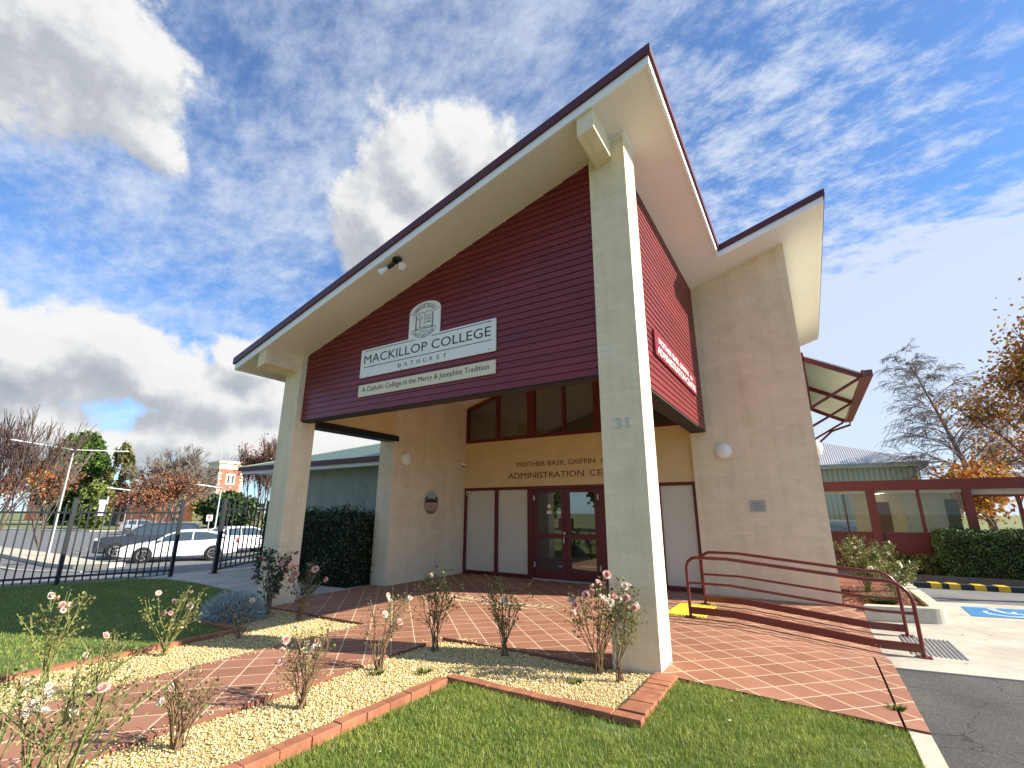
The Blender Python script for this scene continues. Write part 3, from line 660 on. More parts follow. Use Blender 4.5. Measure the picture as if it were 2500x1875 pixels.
part(MB().upright([(-6.50, 3.20), (-.51, 3.20), (-.51, rz(-.51)-.01), (-6.50, rz(-6.5)-.01)], .245, .27, 'y'), 'cladding_lining', m_lining)
mb = MB(); xs_ = -.172; zt_ = rz(xs_)
mb.box(xs_-.13, xs_-.012, .44, 5.209, 3.195, zt_-.002); z = 3.195
while z < zt_-.02:
    a, b = z, min(z+.089, zt_-.003)
    mb.add([(xs_+.002, .44, a), (xs_+.002, 5.209, a), (xs_-.007, 5.209, b), (xs_-.007, .44, b), (xs_-.011, .44, a), (xs_-.011, 5.209, a), (xs_-.011, 5.209, b), (xs_-.011, .44, b)],
           [(0,1,2,3),(7,6,5,4),(0,4,5,1),(1,5,6,2),(2,6,7,3),(3,7,4,0)]); z += .1
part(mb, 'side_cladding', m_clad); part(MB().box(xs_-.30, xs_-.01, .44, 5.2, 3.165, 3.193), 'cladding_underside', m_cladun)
part(MB().box(xs_-.30, xs_-.14, .44, 5.2, 3.195, rz(-.5)-.02), 'cladding_lining', m_lining)
# entrance glazing: frames
Y0, Y1 = 5.325, 5.39
fr = MB(); H = 2.165
for a, b in ((-6.52, -6.44), (-5.53, -5.43), (-4.55, -4.38), (-2.66, -2.44), (-1.35, -1.24), (-.57, -.49)): fr.box(a, b, Y0-.02, Y1, 0.0, H-.07)
fr.box(-6.52, -.49, Y0-.025, Y1+.01, H-.068, H)
for a, b in ((-6.44, -5.53), (-5.43, -4.55), (-2.44, -1.35), (-1.24, -.57)): fr.box(a, b, Y0-.015, Y1-.002, .0, .09)
part(fr, 'window_frame', m_frame, bevel=.004)
for a, b in ((-6.44, -5.53), (-5.43, -4.55), (-2.44, -1.35), (-1.24, -.57)):
    part(MB().box(a, b, Y0+.02, Y0+.03, .09, H-.07), 'frosted_pane', m_frost)
# doors
for k, (a, b) in enumerate(((-4.375, -3.52), (-3.512, -2.665))):
    d = MB(); y0, y1 = Y0+.0, Y0+.045
    d.box(a, a+.11, y0, y1, .03, 2.09); d.box(b-.11, b, y0, y1, .03, 2.09); d.box(a+.11, b-.11, y0+.001, y1-.001, .03, .22); d.box(a+.11, b-.11, y0+.001, y1-.001, .93, 1.05); d.box(a+.11, b-.11, y0+.001, y1-.001, 2.0, 2.09)
    dd = part(d, 'door', m_frame, bevel=.003); dd['label'] = 'left leaf of the glazed double door' if k == 0 else 'right leaf of the glazed double door'
    MB().box(a+.11, b-.11, y0+.02, y0+.028, .22, .93).box(a+.11, b-.11, y0+.02, y0+.028, 1.05, 2.0).build('pane', m_glass, dd)
    px = a+.11 if k else b-.11
    if k == 0: MB().disc((a+.42, y0+.0185, 1.68), (0, -1, 0), .055, .003, 16).box(a+.35, a+.49, y0+.015, y0+.0185, 1.50, 1.58).build('door_sticker', m_signc, dd)
    MB().box(px-.06, px+.06, y0-.03, y0-.004, 1.12, 1.40).build('push_plate', m_frame, dd)
    hx = a+.005 if k == 0 else b-.005
    for z0 in (.28, 1.83): MB().box(hx-.028, hx+.028, y0-.012, y0-.002, z0, z0+.10).box(hx-.006, hx+.006, y0-.02, y0-.012, z0-.02, z0+.12).build('hinge', m_alu, dd)
    if k == 0: MB().tube([(b-.03, y0-.01, .82), (b-.03, y0-.05, .84), (b-.03, y0-.05, .97), (b-.03, y0-.01, .99)], .008, 6).box(b-.05, b-.01, y0-.015, y0-.003, 1.03, 1.09).build('handle', m_alu, dd)
part(MB().box(-4.4, -2.64, Y0-.08, Y0+.05, .003, .028), 'threshold', m_alu)
# high window, head following the roof
hw = MB(); T = lambda x: rz(x)-.125
hw.box(-6.52, -.49, Y0-.02, Y1, 3.385, 3.475)
for a, b in ((-6.52, -6.44), (-5.53, -5.43), (-4.55, -4.31), (-3.53, -3.45), (-2.69, -2.44), (-1.35, -1.25), (-.57, -.49)):
    hw.upright([(a, 3.475), (b, 3.475), (b, min(T(b), 9)-.065), (a, T(a)-.065)], Y0-.02, Y1, 'y')
hw.upright([(-6.52, T(-6.52)-.065), (-.49, T(-.49)-.065), (-.49, T(-.49)+.02), (-6.52, T(-6.52)+.02)], Y0-.021, Y1+.001, 'y')
hwo = part(hw, 'high_window', m_frame)
for a, b in ((-6.44, -5.53), (-5.43, -4.55), (-4.31, -3.53), (-3.45, -2.69), (-2.44, -1.35), (-1.25, -.57)):
    MB().upright([(a, 3.475), (b, 3.475), (b, T(b)-.065), (a, T(a)-.065)], Y0+.02, Y0+.03, 'y').build('pane', m_glass, hwo)

# ================================================================= signs and fittings
def dome(name, c, n, r, label, cat, group=None):
    """round opal bulkhead lamp on a wall; n = outward axis"""
    o = root(name, c, label, cat, group); n = Vector(n); c = Vector(c)
    MB().disc(c, n, r*.97, .025, 28).build('base', m_white, o, smooth='auto')
    mb = MB(); prev = None; u = n.orthogonal().normalized(); w = n.cross(u); rings = []
    for i in range(8):
        t = i/7*math.pi/2; rr = r*math.cos(t)*1.0; hh = .025+.085*math.sin(t); rings.append([c+n*hh+(u*math.cos(k*2*math.pi/28)+w*math.sin(k*2*math.pi/28))*max(rr, .002) for k in range(28)])
    mb.add([p for q in rings for p in q], [(i*28+k, i*28+(k+1) % 28, (i+1)*28+(k+1) % 28, (i+1)*28+k) for i in range(7) for k in range(28)])
    mb.build('diffuser', m_lampw, o, smooth=True); return o
dome('wall_lamp', (-6.52, 2.985, 2.755), (1, 0, 0), .165, 'round opal wall lamp on the side wall left of the doors, above the oval plaque', 'lamp', 'round wall lamps')
dome('wall_lamp', (.12, 5.21, 2.755), (0, -1, 0), .165, 'round opal wall lamp on the tall block wall right of the tall pillar', 'lamp', 'round wall lamps')
dome('wall_lamp', (1.735, 5.75, 2.75), (1, 0, 0), .165, 'round opal wall lamp seen edge-on below the red awning', 'lamp', 'round wall lamps')
# main name sign
FX, FZ = (1, 0, 0), (0, 0, 1); fy = .100
def sign_root(name, loc, label, cat='sign'): return root(name, loc, label, cat)
S = sign_root('name_sign', (-3.5, fy, 4.0), 'large white name sign with a domed crest on top on the burgundy gable')
y0, y1 = .088, .108
pts = [(-4.93, 3.785), (-2.08, 3.785), (-2.08, 4.295), (-3.155, 4.295), (-3.155, 4.735)]
pts += [(-3.487+.332*math.cos(R(a))*1.0, 4.735+.165*math.sin(R(a))) for a in range(10, 171, 10)]+[(-3.82, 4.735), (-3.82, 4.295), (-4.93, 4.295)]
MB().upright(pts, y0, y1, 'y').build('panel', m_signw, S)
O = (0, y0-.0005, 0); mb = MB()
letter(mb, 'MACKILLOP COLLEGE', O, FX, FZ, -4.845, -2.165, 4.03, 4.185, .003, bold=.0)
for a, b, z in ((-4.842, -3.669, 4.259), (-3.312, -2.157, 4.261), (-4.844, -2.152, 3.966)): stroke(mb, [(a, z), (b, z)], .010, O, FX, FZ)
k0 = -4.012; wl = (1.03)/8
for i, ch in enumerate('BATHURST'): letter(mb, ch, O, FX, FZ, k0+i*.136, k0+i*.136+.066, 3.838, 3.908, .003)
mb.build('lettering', m_letter, S)
mb = MB(); cx, cz = -3.487, 4.50
for r_ in (.335, .275): stroke(mb, arc_pts(cx, 4.52, r_, 38, 142), .006, O, FX, FZ)
for a in (38, 142): stroke(mb, [(cx+.275*math.cos(R(a)), 4.52+.275*math.sin(R(a))), (cx+.335*math.cos(R(a)), 4.52+.335*math.sin(R(a)))], .006, O, FX, FZ)
for r_ in (.335, .275): stroke(mb, arc_pts(cx, 4.60, r_, 218, 322), .006, O, FX, FZ)
for a in (218, 322): stroke(mb, [(cx+.275*math.cos(R(a)), 4.60+.275*math.sin(R(a))), (cx+.335*math.cos(R(a)), 4.60+.335*math.sin(R(a)))], .006, O, FX, FZ)
arc_text(mb, 'MACKILLOP COLLEGE', O, FX, FZ, cx, 4.52, .288, 134, 46, .034)
arc_text(mb, 'MARIA AUXILIANTE', O, FX, FZ, cx, 4.60, .322, 228, 312, .034, flip=True)
for s_ in (-1, 1):
    stroke(mb, [(cx, 4.435), (cx+s_*.06, 4.455), (cx+s_*.13, 4.45), (cx+s_*.17, 4.43), (cx+s_*.17, 4.68), (cx+s_*.13, 4.705), (cx+s_*.06, 4.71), (cx, 4.69)], .007, O, FX, FZ)
    stroke(mb, [(cx+s_*.185, 4.425), (cx+s_*.185, 4.675)], .008, O, FX, FZ); stroke(mb, [(cx+s_*.01, 4.42), (cx+s_*.185, 4.42)], .012, O, FX, FZ)
stroke(mb, [(cx, 4.42), (cx, 4.69)], .006, O, FX, FZ)
q = [(-.105, 4.47), (-.075, 4.47), (-.075, 4.60), (-.04, 4.60), (-.04, 4.625), (-.075, 4.625), (-.075, 4.66), (-.105, 4.66), (-.105, 4.625), (-.14, 4.625), (-.14, 4.60), (-.105, 4.60)]
stroke(mb, [(cx+a, b) for a, b in q], .005, O, FX, FZ, closed=True)
for t_, z_ in (('ESTO', 4.62), ('MUNDI', 4.565), ('LUMEN', 4.51)): letter(mb, t_, O, FX, FZ, cx+.03, cx+.14, z_, z_+.03, .003)
letter(mb, 'BATHURST', O, FX, FZ, cx-.09, cx+.09, 4.36, 4.385, .003)
mb.build('crest', m_letter, S)
mb = MB()
for x, z in ((-4.88, 3.81), (-4.75, 3.80), (-3.94, 3.80), (-3.2, 3.80), (-2.4, 3.81), (-2.2, 3.83), (-3.79, 4.72), (-3.18, 4.72), (-2.2, 4.27)): mb.disc((x, y0, z), (0, -1, 0), .008, .004, 8)
mb.build('screws', m_letter, S)
S = sign_root('motto_sign', (-3.5, fy, 3.55), 'long cream motto sign below the white name sign')
MB().box(-4.93, -2.08, y0, y1, 3.445, 3.65).build('panel', m_signc, S)
mb = MB(); letter(mb, 'A Catholic College in the Mercy & Josephite Tradition', O, FX, FZ, -4.835, -2.19, 3.495, 3.61, .003); mb.build('lettering', m_letter, S)
# sign on the sunlit side cladding
S = sign_root('side_sign', (-.16, 2.9, 3.9), 'burgundy sign with white letters on the sunlit side cladding')
MB().box(-.170, -.135, 1.40, 4.42, 3.775, 4.16).build('panel', simple('burgundy_sign', (.20, .018, .03), .35, .05), S)
mb = MB(); O2 = (-.1345, 0, 0); letter(mb, 'MOTHER BASIL GRIFFIN', O2, (0, 1, 0), FZ, 1.62, 3.72, 4.0, 4.10, .004); letter(mb, 'RSM', O2, (0, 1, 0), FZ, 3.86, 4.10, 4.0, 4.07, .004)
letter(mb, 'ADMINISTRATION CENTRE', O2, (0, 1, 0), FZ, 1.52, 4.30, 3.82, 3.945, .004); mb.build('lettering', m_letterw, S)
# wall lettering over the doors
S = sign_root('wall_lettering', (-3.3, 5.3, 2.5), 'dark red raised lettering on the tan wall above the doors', 'lettering')
mb = MB(); O3 = (0, 5.309, 0); letter(mb, 'MOTHER BASIL GRIFFIN', O3, FX, FZ, -4.84, -2.70, 2.665, 2.785, .008); letter(mb, 'RSM', O3, FX, FZ, -2.55, -2.2, 2.668, 2.75, .008)
letter(mb, 'ADMINISTRATION', O3, FX, FZ, -5.12, -3.0, 2.37, 2.515, .008); letter(mb, 'CENTRE', O3, FX, FZ, -2.84, -1.9, 2.37, 2.515, .008)
mb.build('letters', m_letterred, S)
mb = MB(); letter(mb, '31', (0, -.002, 0), FX, FZ, -.335, -.175, 2.475, 2.60, .012, bold=.01); tag(mb.build('house_number', simple('blue_grey_enamel', (.46, .48, .48), .4)), 'blue-grey number 31 on the tall right pillar', 'house number')
# oval plaque (painted disc): sky, dark hill, pink field, stripes
S = sign_root('oval_plaque', (-6.52, 3.94, 1.76), 'round coloured plaque of a red hill under blue sky on the side wall', 'plaque')
def disc_slice(z0, z1, mat, name, th=.02, ins=0):
    c, r_ = (3.94, 1.76), .285-ins; n = 12; L_, Rr = [], []
    for i in range(n+1):
        z = z0+(z1-z0)*i/n; h = math.sqrt(max(r_*r_-(z-c[1])**2, 0)); L_.append((c[0]-h, z)); Rr.append((c[0]+h, z))
    MB().upright(L_+Rr[::-1], -6.519, -6.519+th, 'x').build(name, mat, S)
disc_slice(1.76-.285, 1.76+.285, simple('plaque_rim', (.5, .5, .45), .5), 'rim', .012)
disc_slice(1.745, 1.76+.272, simple('plaque_sky', (.30, .42, .42), .4), 'sky_panel', .018, .012)
MB().upright([(3.94-.27, 1.76)]+[(3.94-.27+.54*i/14, 1.765+.10*math.sin(math.pi*i/14)) for i in range(15)], -6.500, -6.496, 'x').build('hill', simple('plaque_hill', (.10, .012, .02), .4), S)
disc_slice(1.575, 1.742, simple('plaque_field', (.42, .27, .22), .4), 'field', .018, .012)
disc_slice(1.76-.27, 1.572, simple('plaque_water', (.05, .035, .02), .4), 'water', .018, .012)
mb = MB()
for z, h in ((1.545, .17), (1.515, .12), (1.49, .05)): mb.box(-6.4995, -6.496, 3.94-h, 3.94+h, z, z+.01)
mb.build('stripes', simple('plaque_cream', (.5, .42, .28), .4), S)
mb = MB()
for yy in (3.76, 4.12): mb.sphere((-6.499, yy, 1.86), .04, .1, 1, 1.3, 8, 6)
mb.build('trees', simple('plaque_green', (.02, .04, .015), .5), S)
# metal plaque
S = sign_root('metal_plaque', (.62, 5.21, 1.66), 'small rectangular engraved metal plaque on the tall block wall', 'plaque')
MB().box(.485, .76, 5.195, 5.209, 1.555, 1.77).build('plate', simple('engraved_plate', (.36, .36, .35), .35, .06, metal=.4), S)
mb = MB()
for i, (a, b) in enumerate(((.57, .67), (.53, .72), (.51, .74), (.50, .745), (.55, .70), (.57, .69))):
    x = a
    while x < b: w = random.uniform(.012, .03); mb.box(x, min(x+w, b), 5.1925, 5.1945, 1.735-i*.03, 1.742-i*.03); x += w+.006
mb.build('engraving', m_letter, S)
# security camera, sensor
S = root('security_camera', (-6.5, 5.2, 2.78), 'small white dome security camera in the corner above the glazing', 'camera')
MB().box(-6.519, -6.49, 5.10, 5.16, 2.76, 2.86).bar((-6.50, 5.13, 2.80), (-6.42, 5.09, 2.78), .03).disc((-6.41, 5.08, 2.76), (0, 0, 1), .06, .045, 16).build('housing', m_white, S, smooth='auto')
MB().sphere((-6.41, 5.08, 2.758), .045, n=14, m=8).build('lens', m_glass, S, smooth=True)
S = root('door_sensor', (-6.4, 5.3, 2.05), 'small white intercom box at the top left of the glazing', 'sensor')
MB().box(-6.435, -6.33, 5.27, 5.303, 1.97, 2.095).build('case', m_signc, S); MB().box(-6.41, -6.355, 5.266, 5.2695, 1.99, 2.03).box(-6.41, -6.355, 5.266, 5.2695, 2.045, 2.06).build('grille', m_letter, S)
# twin floodlight under the soffit
S = root('twin_floodlight', (-3.55, -.54, 5.39), 'twin black-armed floodlight with white cone lamps under the eave', 'floodlight')
MB().disc((-3.55, -.54, 5.395), (0, 0, -1), .075, .05, 18).build('base', m_steelblk, S, smooth='auto')
for sx in (-1, 1):
    p = Vector((-3.55+sx*.03, -.54, 5.34)); d = Vector((sx*.75-.1, -.35, -.62)).normalized(); mb = MB(); mb.tube([p, p+d*.06, p+d*.15], [.022, .034, .036], 10); mb.build('lamp_holder', m_steelblk, S, smooth='auto')
    MB().tube([p+d*.15, p+d*.18, p+d*.26, p+d*.30], [.025, .03, .055, .058], 16).build('lamp', m_lampw, S, smooth='auto')
# awning on the far side wall
A = root('window_awning', (1.74, 6.5, 4.5), 'dark red steel framed awning with pale sheet roof on the right side wall', 'awning')
ya, yb_ = 5.6, 11.0; xi, xo, zi, zo = 1.76, 2.66, 4.62, 4.11
MB().add([(xi, ya, zi), (xo, ya, zo), (xo, yb_, zo), (xi, yb_, zi), (xi, ya, zi+.03), (xo, ya, zo+.03), (xo, yb_, zo+.03), (xi, yb_, zi+.03)], [(0,3,2,1),(4,5,6,7),(0,1,5,4),(1,2,6,5),(2,3,7,6),(3,0,4,7)]).build('sheet_roof', simple('pale_sheeting', (.50, .60, .55), .5, .08, 3), A)
for y in (ya+.03, 8.2, yb_-.05):
    MB().bar((xi, y, zi-.05), (xo, y, zo-.05), .06, .09).build('rafter', m_frame, A)
    MB().bar((xi, y, 3.55), (xo-.05, y, zo-.08), .045, .05).build('strut', m_frame, A)
for y in (ya, yb_-.1): MB().box(1.74, 1.78, y, y+.07, 3.5, 4.7).build('wall_bracket', m_frame, A)
mb = MB(); mb.box(xo, xo+.035, ya-.05, yb_, zo-.09, zo+.06).box(xo+.037, xo+.16, ya-.04, yb_, zo-.07, zo-.055).box(xo+.16, xo+.172, ya-.04, yb_, zo-.07, zo+.05).box(xo+.037, xo+.16, ya-.05, ya-.04, zo-.07, zo+.05)
mb.build('gutter', simple('gutter_brown_red', (.15, .06, .05), .5), A)
MB().tube([(xo+.1, yb_-.08, zo-.07), (xo+.1, yb_-.08, zo-.17), (xo-.35, yb_-.02, zo-.30), (1.80, yb_, zo-.75)], .03, 8).build('downpipe', m_frame, A)

# ================================================================= ramp handrails, tactile strips
def rail_z(x, h): return h-.17*sstep(.3, 2.0, x)
def handrail(y, label):
    S = root('ramp_handrail', (1.0, y, -.05), label, 'handrail', 'red handrails on either side of the ramp')
    xa, xb, h, r_ = -.30, 2.42, .86, .16
    P = [(xa, y, 0)]+[(xa, y, h-r_)]+[(xa+r_-r_*math.cos(R(a)), y, h-r_+r_*math.sin(R(a))) for a in (15, 30, 45, 60, 75, 90)]+[(.3, y, h), (1.1, y, rail_z(1.1, h)), (2.0, y, rail_z(2.0, h))]
    hb = h-.17; rb = .26; P += [(xb-rb+rb*math.sin(R(a)), y, hb-rb+rb*math.cos(R(a))) for a in (0, 15, 30, 45, 60, 75, 90)]+[(xb, y, -.17)]
    MB().tube(P, .024, 12).build('frame_tube', m_rail, S, smooth='auto')
    MB().tube([(xa, y, .49), (.3, y, .49), (2.0, y, .32), (xb, y, .32)], .019, 10).build('mid_rail', m_rail, S, smooth='auto')
    mb = MB()
    for a, b in ((xa+.02, .3), (.3, 2.0), (2.0, xb-.02)):
        za, zb = rail_z(a, .10), rail_z(b, .10); mb.bar((a, y, za), (b, y, zb), .045, .095)
    mb.build('kick_rail', m_rail, S)
    for x, z in ((xa, 0), (xb, -.17)):
        mb = MB().box(x-.075, x+.075, y-.06, y+.06, z+.001, z+.012)
        for dx in (-.055, .055): mb.disc((x+dx, y-.04, z+.012), (0, 0, 1), .009, .012, 6)
        mb.build('foot_plate', m_rail, S)
handrail(2.87, 'red tubular handrail on the near side of the ramp'); handrail(4.09, 'red tubular handrail on the far side of the ramp, nearer the block wall')
S = root('tactile_mat', (-.4, 3.4, 0), 'yellow ribbed tactile mat at the top of the ramp', 'tactile mat')
MB().box(-.70, -.10, 2.9, 3.95, .002, .008).build('base_mat', m_yel, S); mb = MB()
for i in range(12): mb.box(-.68+i*.049, -.655+i*.049, 2.93, 3.92, .008, .016)
mb.build('ribs', m_yel, S)
S = root('tactile_strips', (2.6, 3.5, -.17), 'grey metal tactile bars set in the concrete at the foot of the ramp', 'tactile strips'); mb = MB()
for i in range(12): mb.box(2.32+i*.047, 2.338+i*.047, 2.99, 4.06, -.171, -.160)
mb.build('bars', m_alu, S)
# lettering set in the paving
mb = MB(); p0 = on_z(1095, 1449, .005); p1 = on_z(1392, 1483, .005); xa, xb = p0.x, p1.x; ym = (p0.y+p1.y)/2; Op = (0, 0, .006)
def bend(x): return ym-.05-.30*((x-(xa+xb)/2)/((xb-xa)/2))**2*-.3
for dy in (0, -.30): stroke(mb, [(xa+(xb-xa)*i/16, bend(xa+(xb-xa)*i/16)+dy) for i in range(17)], .022, Op, FX, (0, 1, 0), .003)
tx = 'MACKILLOP COLLEGE'
for i, ch in enumerate(tx):
    if ch == ' ': continue
    x = xa+.12+(xb-xa-.3)*i/len(tx); letter(mb, ch, Op, FX, (0, 1, 0), x, x+(.05 if ch == 'I' else .13), bend(x)-.25, bend(x)-.05, .003)
tx = 'BATHURST  PERTHVILLE'
for i, ch in enumerate(tx):
    if ch == ' ': continue
    x = xa+.2+(xb-xa-.7)*i/len(tx); letter(mb, ch, Op, FX, (0, 1, 0), x, x+(.04 if ch == 'I' else .09), bend(x)-.50, bend(x)-.36, .003)
o = mb.build('paving_lettering', simple('cream_inlay', (.60, .47, .30), .6)); tag(o, 'cream lettering inlaid in the terracotta porch paving', 'lettering')
# ================================================================= neighbouring buildings
m_greenroof = simple('green_metal_roof', (.085, .15, .11), .4, .1, 3); m_litroof = simple('sunlit_green_roof', (.42, .52, .40), .45, .05)
m_gutter = simple('brown_gutter', (.10, .03, .028), .6, .1)
def corrugated(name, col, axis=0, pitch=.1, rough=.45):
    m, nt, b = new_mat(name); tc = N(nt, 'ShaderNodeTexCoord'); w = N(nt, 'ShaderNodeTexWave', bands_direction='X' if axis == 0 else 'Y'); setin(w, Scale=.314/pitch)
    nt.links.new(tc.outputs['Object'], w.inputs['Vector']); r = ramp(nt, [(0, tuple(c*.72 for c in col)), (.5, col), (1, tuple(min(1, c*1.1) for c in col))]); nt.links.new(w.outputs['Fac'], r.inputs['Fac'])
    nt.links.new(r.outputs['Color'], b.inputs['Base Color']); setin(b, Roughness=rough); bp = N(nt, 'ShaderNodeBump'); setin(bp, Strength=.8, Distance=.02)
    nt.links.new(w.outputs['Fac'], bp.inputs['Height']); nt.links.new(bp.outputs['Normal'], b.inputs['Normal']); return m
Wg = root('side_wing', (-9.5, 6, 0), 'low sage block wing with brown gutter and green metal roof behind the dark hedge', 'building')
MB().box(-12.7, -6.995, 4.6, 12, -.6, 2.86).build('wall', m_sage, Wg)
e0, e1 = -15.4, -7.0
mb = MB(); mb.slab([(e0+.15, 4.08), (e1, 4.08), (e1, 4.6), (e0+.15, 4.6)], 2.83, 2.85); mb.slab([(e0+.15, 4.6), (-12.7, 4.6), (-12.7, 11), (e0+.15, 11)], 2.83, 2.85); mb.build('soffit', m_white, Wg)
mb = MB(); mb.box(e0+.10, e1, 4.05, 4.075, 2.80, 2.95); mb.box(e0+.10, e0+.125, 4.076, 11, 2.80, 2.95); mb.build('fascia', m_white, Wg)
MB().box(e0, e1, 3.93, 4.04, 2.90, 3.04).box(e0-.02, e0+.09, 4.045, 11, 2.90, 3.04).build('gutter', m_gutter, Wg)
t_ = math.tan(R(17)); A_, B_, C_, D_ = (e0, 4.0, 3.03), (e1, 4.0, 3.03), (e1, 8.0, 3.03+4*t_), (e0+4, 8.0, 3.03+4*t_)
MB().add([A_, B_, C_, D_, (e1, 12, 3.03), (e0, 12, 3.03)], [(0, 1, 2, 3), (3, 2, 4, 5), (0, 3, 5)]).build('roof', corrugated('green_corrugated', (.09, .15, .115), 0, .19), Wg)
MB().bar(A_, D_, .22, .03).bar(D_, (e1, 8, 3.03+4*t_+.01), .25, .04).build('lit_roof_strip', m_litroof, Wg)  # pale hip and ridge bars; sunlight on a higher roof painted into their colour
# link corridor on the right
LK = root('glazed_link', (5, 14, 0), 'dark red framed glazed corridor building behind the clipped hedge', 'building')
MB().box(1.74, 11, 12.9, 15.6, 2.2, 2.49).build('roof_beam', simple('link_red', (.13, .022, .018), .45, .12, 3), LK)
m_link = bpy.data.materials['link_red']
for a, b in ((2.98, 3.19), (5.18, 5.36)): MB().box(a, b, 12.86, 13.1, -.2, 2.2).build('post', m_link, LK)
for a, b in ((4.17, 4.25),): MB().box(a, b, 12.95, 13.03, -.2, 2.2).build('mullion', m_link, LK)
MB().box(1.74, 5.18, 12.93, 13.05, .93, 1.0).build('sill', m_link, LK)
for a, b in ((1.74, 2.98), (3.19, 4.17), (4.25, 5.18)):
    MB().box(a, b, 12.97, 13.02, -.2, .93).build('lower_panel', m_link, LK)
    MB().box(a, b, 12.985, 12.993, 1.0, 2.2).build('pane', m_clear, LK)
    MB().box(a, b, 12.965, 12.984, 2.12, 2.2).build('head_rail', simple('link_trim', (.35, .33, .27), .6), LK)
MB().box(5.36, 11, 13.0, 13.06, 2.05, 2.199).build('header', simple('link_header', (.42, .38, .30), .6), LK); MB().box(5.36, 11, 12.99, 13.07, 1.98, 2.045).build('header_rail', m_link, LK)
for x in (6.28, 8.0, 10): MB().box(x, x+.06, 13.0, 13.06, -.2, 1.98).build('mullion', m_link, LK)
MB().box(1.74, 5.36, 13.1, 15.5, -.05, 0).build('floor', simple('link_floor', (.3, .27, .22), .5), LK)
MB().box(1.74, 5.36, 13.1, 15.5, 2.17, 2.199).build('ceiling', simple('link_ceiling', (.85, .82, .75), .6), LK)
MB().box(4.0, 5.0, 14.3, 14.36, 0, 2.169).build('partition', simple('link_partition', (.62, .62, .52), .7), LK)
MB().box(5.0, 5.3, 14.28, 14.38, 0, 1.95).build('inner_door', simple('inner_door', (.03, .035, .03), .4), LK)
for a, b in ((2.5, 2.56), (3.5, 3.56)): MB().box(a, b, 15.4, 15.5, 0, 2.169).build('rear_post', m_link, LK)
MB().box(1.74, 5.36, 15.4, 15.46, 0, .6).build('rear_panel', m_link, LK)
MB().box(2.75, 5.36, 15.33, 15.38, 0, 2.169).build('rear_wall', simple('link_rear_wall', (.66, .58, .44), .7), LK)
MB().box(3.35, 3.75, 15.30, 15.325, 0, 1.9).build('rear_door', simple('rear_door_red', (.12, .02, .018), .5), LK)
for k, (x, y) in enumerate(((3.35, 13.6), (3.3, 14.1), (3.25, 14.6), (3.2, 15.1))):
    m, nt_, b = new_mat('lit_diffuser') if k == 0 else (bpy.data.materials['lit_diffuser'], None, None)
    if k == 0: b.inputs['Emission Color'].default_value = (1, .85, .6, 1); b.inputs['Emission Strength'].default_value = 2.0
    MB().disc((x+.25, y, 2.168), (0, 0, -1), .09, .012, 14).build('ceiling_light', m, LK)
# green clad building beyond
GB = root('cladded_hall', (3, 24, 0), 'pale green ribbed steel hall with grey corrugated hip roof beyond the corridor', 'building')
MB().box(-4, 5.72, 22, 30, -.2, 3.62).build('wall', corrugated('pale_green_ribbed', (.36, .40, .32), 0, .2), GB)
MB().box(-4, 6.1, 21.52, 21.62, 3.60, 3.74).box(6.04, 6.15, 21.63, 30, 3.60, 3.74).build('gutter', simple('grey_green_gutter', (.32, .36, .33), .5), GB)
MB().box(-4, 6.03, 21.63, 21.99, 3.56, 3.60).build('soffit', m_white, GB)
t_ = math.tan(R(22)); h_ = 4.3
MB().add([(-4, 21.5, 3.73), (6.15, 21.5, 3.73), (6.15-h_, 21.5+h_, 3.73+h_*t_), (-4, 21.5+h_, 3.73+h_*t_), (6.15, 30.1, 3.73), (-4, 30.1, 3.73)], [(0, 1, 2, 3), (1, 4, 2), (3, 2, 4, 5)]).build('roof', corrugated('grey_corrugated', (.42, .42, .42), 0, .09), GB)
MB().tube([(6.1, 21.56, 3.6), (5.76, 21.9, 3.35), (5.76, 21.93, 0)], .045, 8).build('downpipe', m_galv, GB)
# ----------------------------------------------------------------- planter, kerbs on the right
PL_ = root('planter_kerb', (2.6, 6.2, -.17), 'low curved concrete planter kerb at the foot of the tall block wall', 'kerb')
outer = [(2.01, 5.02), (2.90, 5.30)]+[(2.88+.25*math.cos(R(a)), 5.55+.25*math.sin(R(a))) for a in range(-70, 1, 14)]+[(3.13, 9.8)]
inner = [(2.93, 9.8), (2.93, 5.6)]+[(2.80+.13*math.cos(R(a)), 5.58+.13*math.sin(R(a))) for a in range(-10, -71, -20)]+[(2.05, 5.25)]
n_ = len(outer); mb = MB()
q = [(2.05, 5.25), (2.85, 5.46)]+[(2.80+.14*math.cos(R(a)), 5.59+.14*math.sin(R(a))) for a in range(-70, 1, 14)]+[(2.94, 9.8)]
for i in range(n_-1): mb.slab([outer[i], outer[i+1], q[i+1], q[i]], -.3, .055)
mb.build('kerb_wall', m_concw, PL_, bevel=0)
MB().slab([(1.76, 5.3)]+q+[(1.76, 9.8)], -.25, .0).build('bark_mulch', simple('red_bark', (.17, .055, .03), .95, .6, 45, bump=1.0), PL_)
PP = RNG.uniform((1.8, 5.4), (2.9, 8), (2500, 2)); tag(litter(PP, np.full(len(PP), .004), .02, island('bark_chips', [(0, (.10, .03, .018)), (.6, (.22, .08, .045)), (.9, (.35, .2, .13)), (1, (.6, .5, .4))], .9), 'bark_chips'), 'red bark chips covering the soil of the concrete planter', 'bark', kind='stuff')
S = root('wheel_stop_kerb', (4.2, 10.3, -.18), 'black kerb painted with yellow blocks below the clipped hedge', 'kerb')
MB().bar((3.2, 10.30, -.13), (5.6, 10.52, -.13), .22, .12).build('kerb_body', simple('black_kerb_paint', (.02, .024, .03), .6, .2, 12), S)
mb = MB()
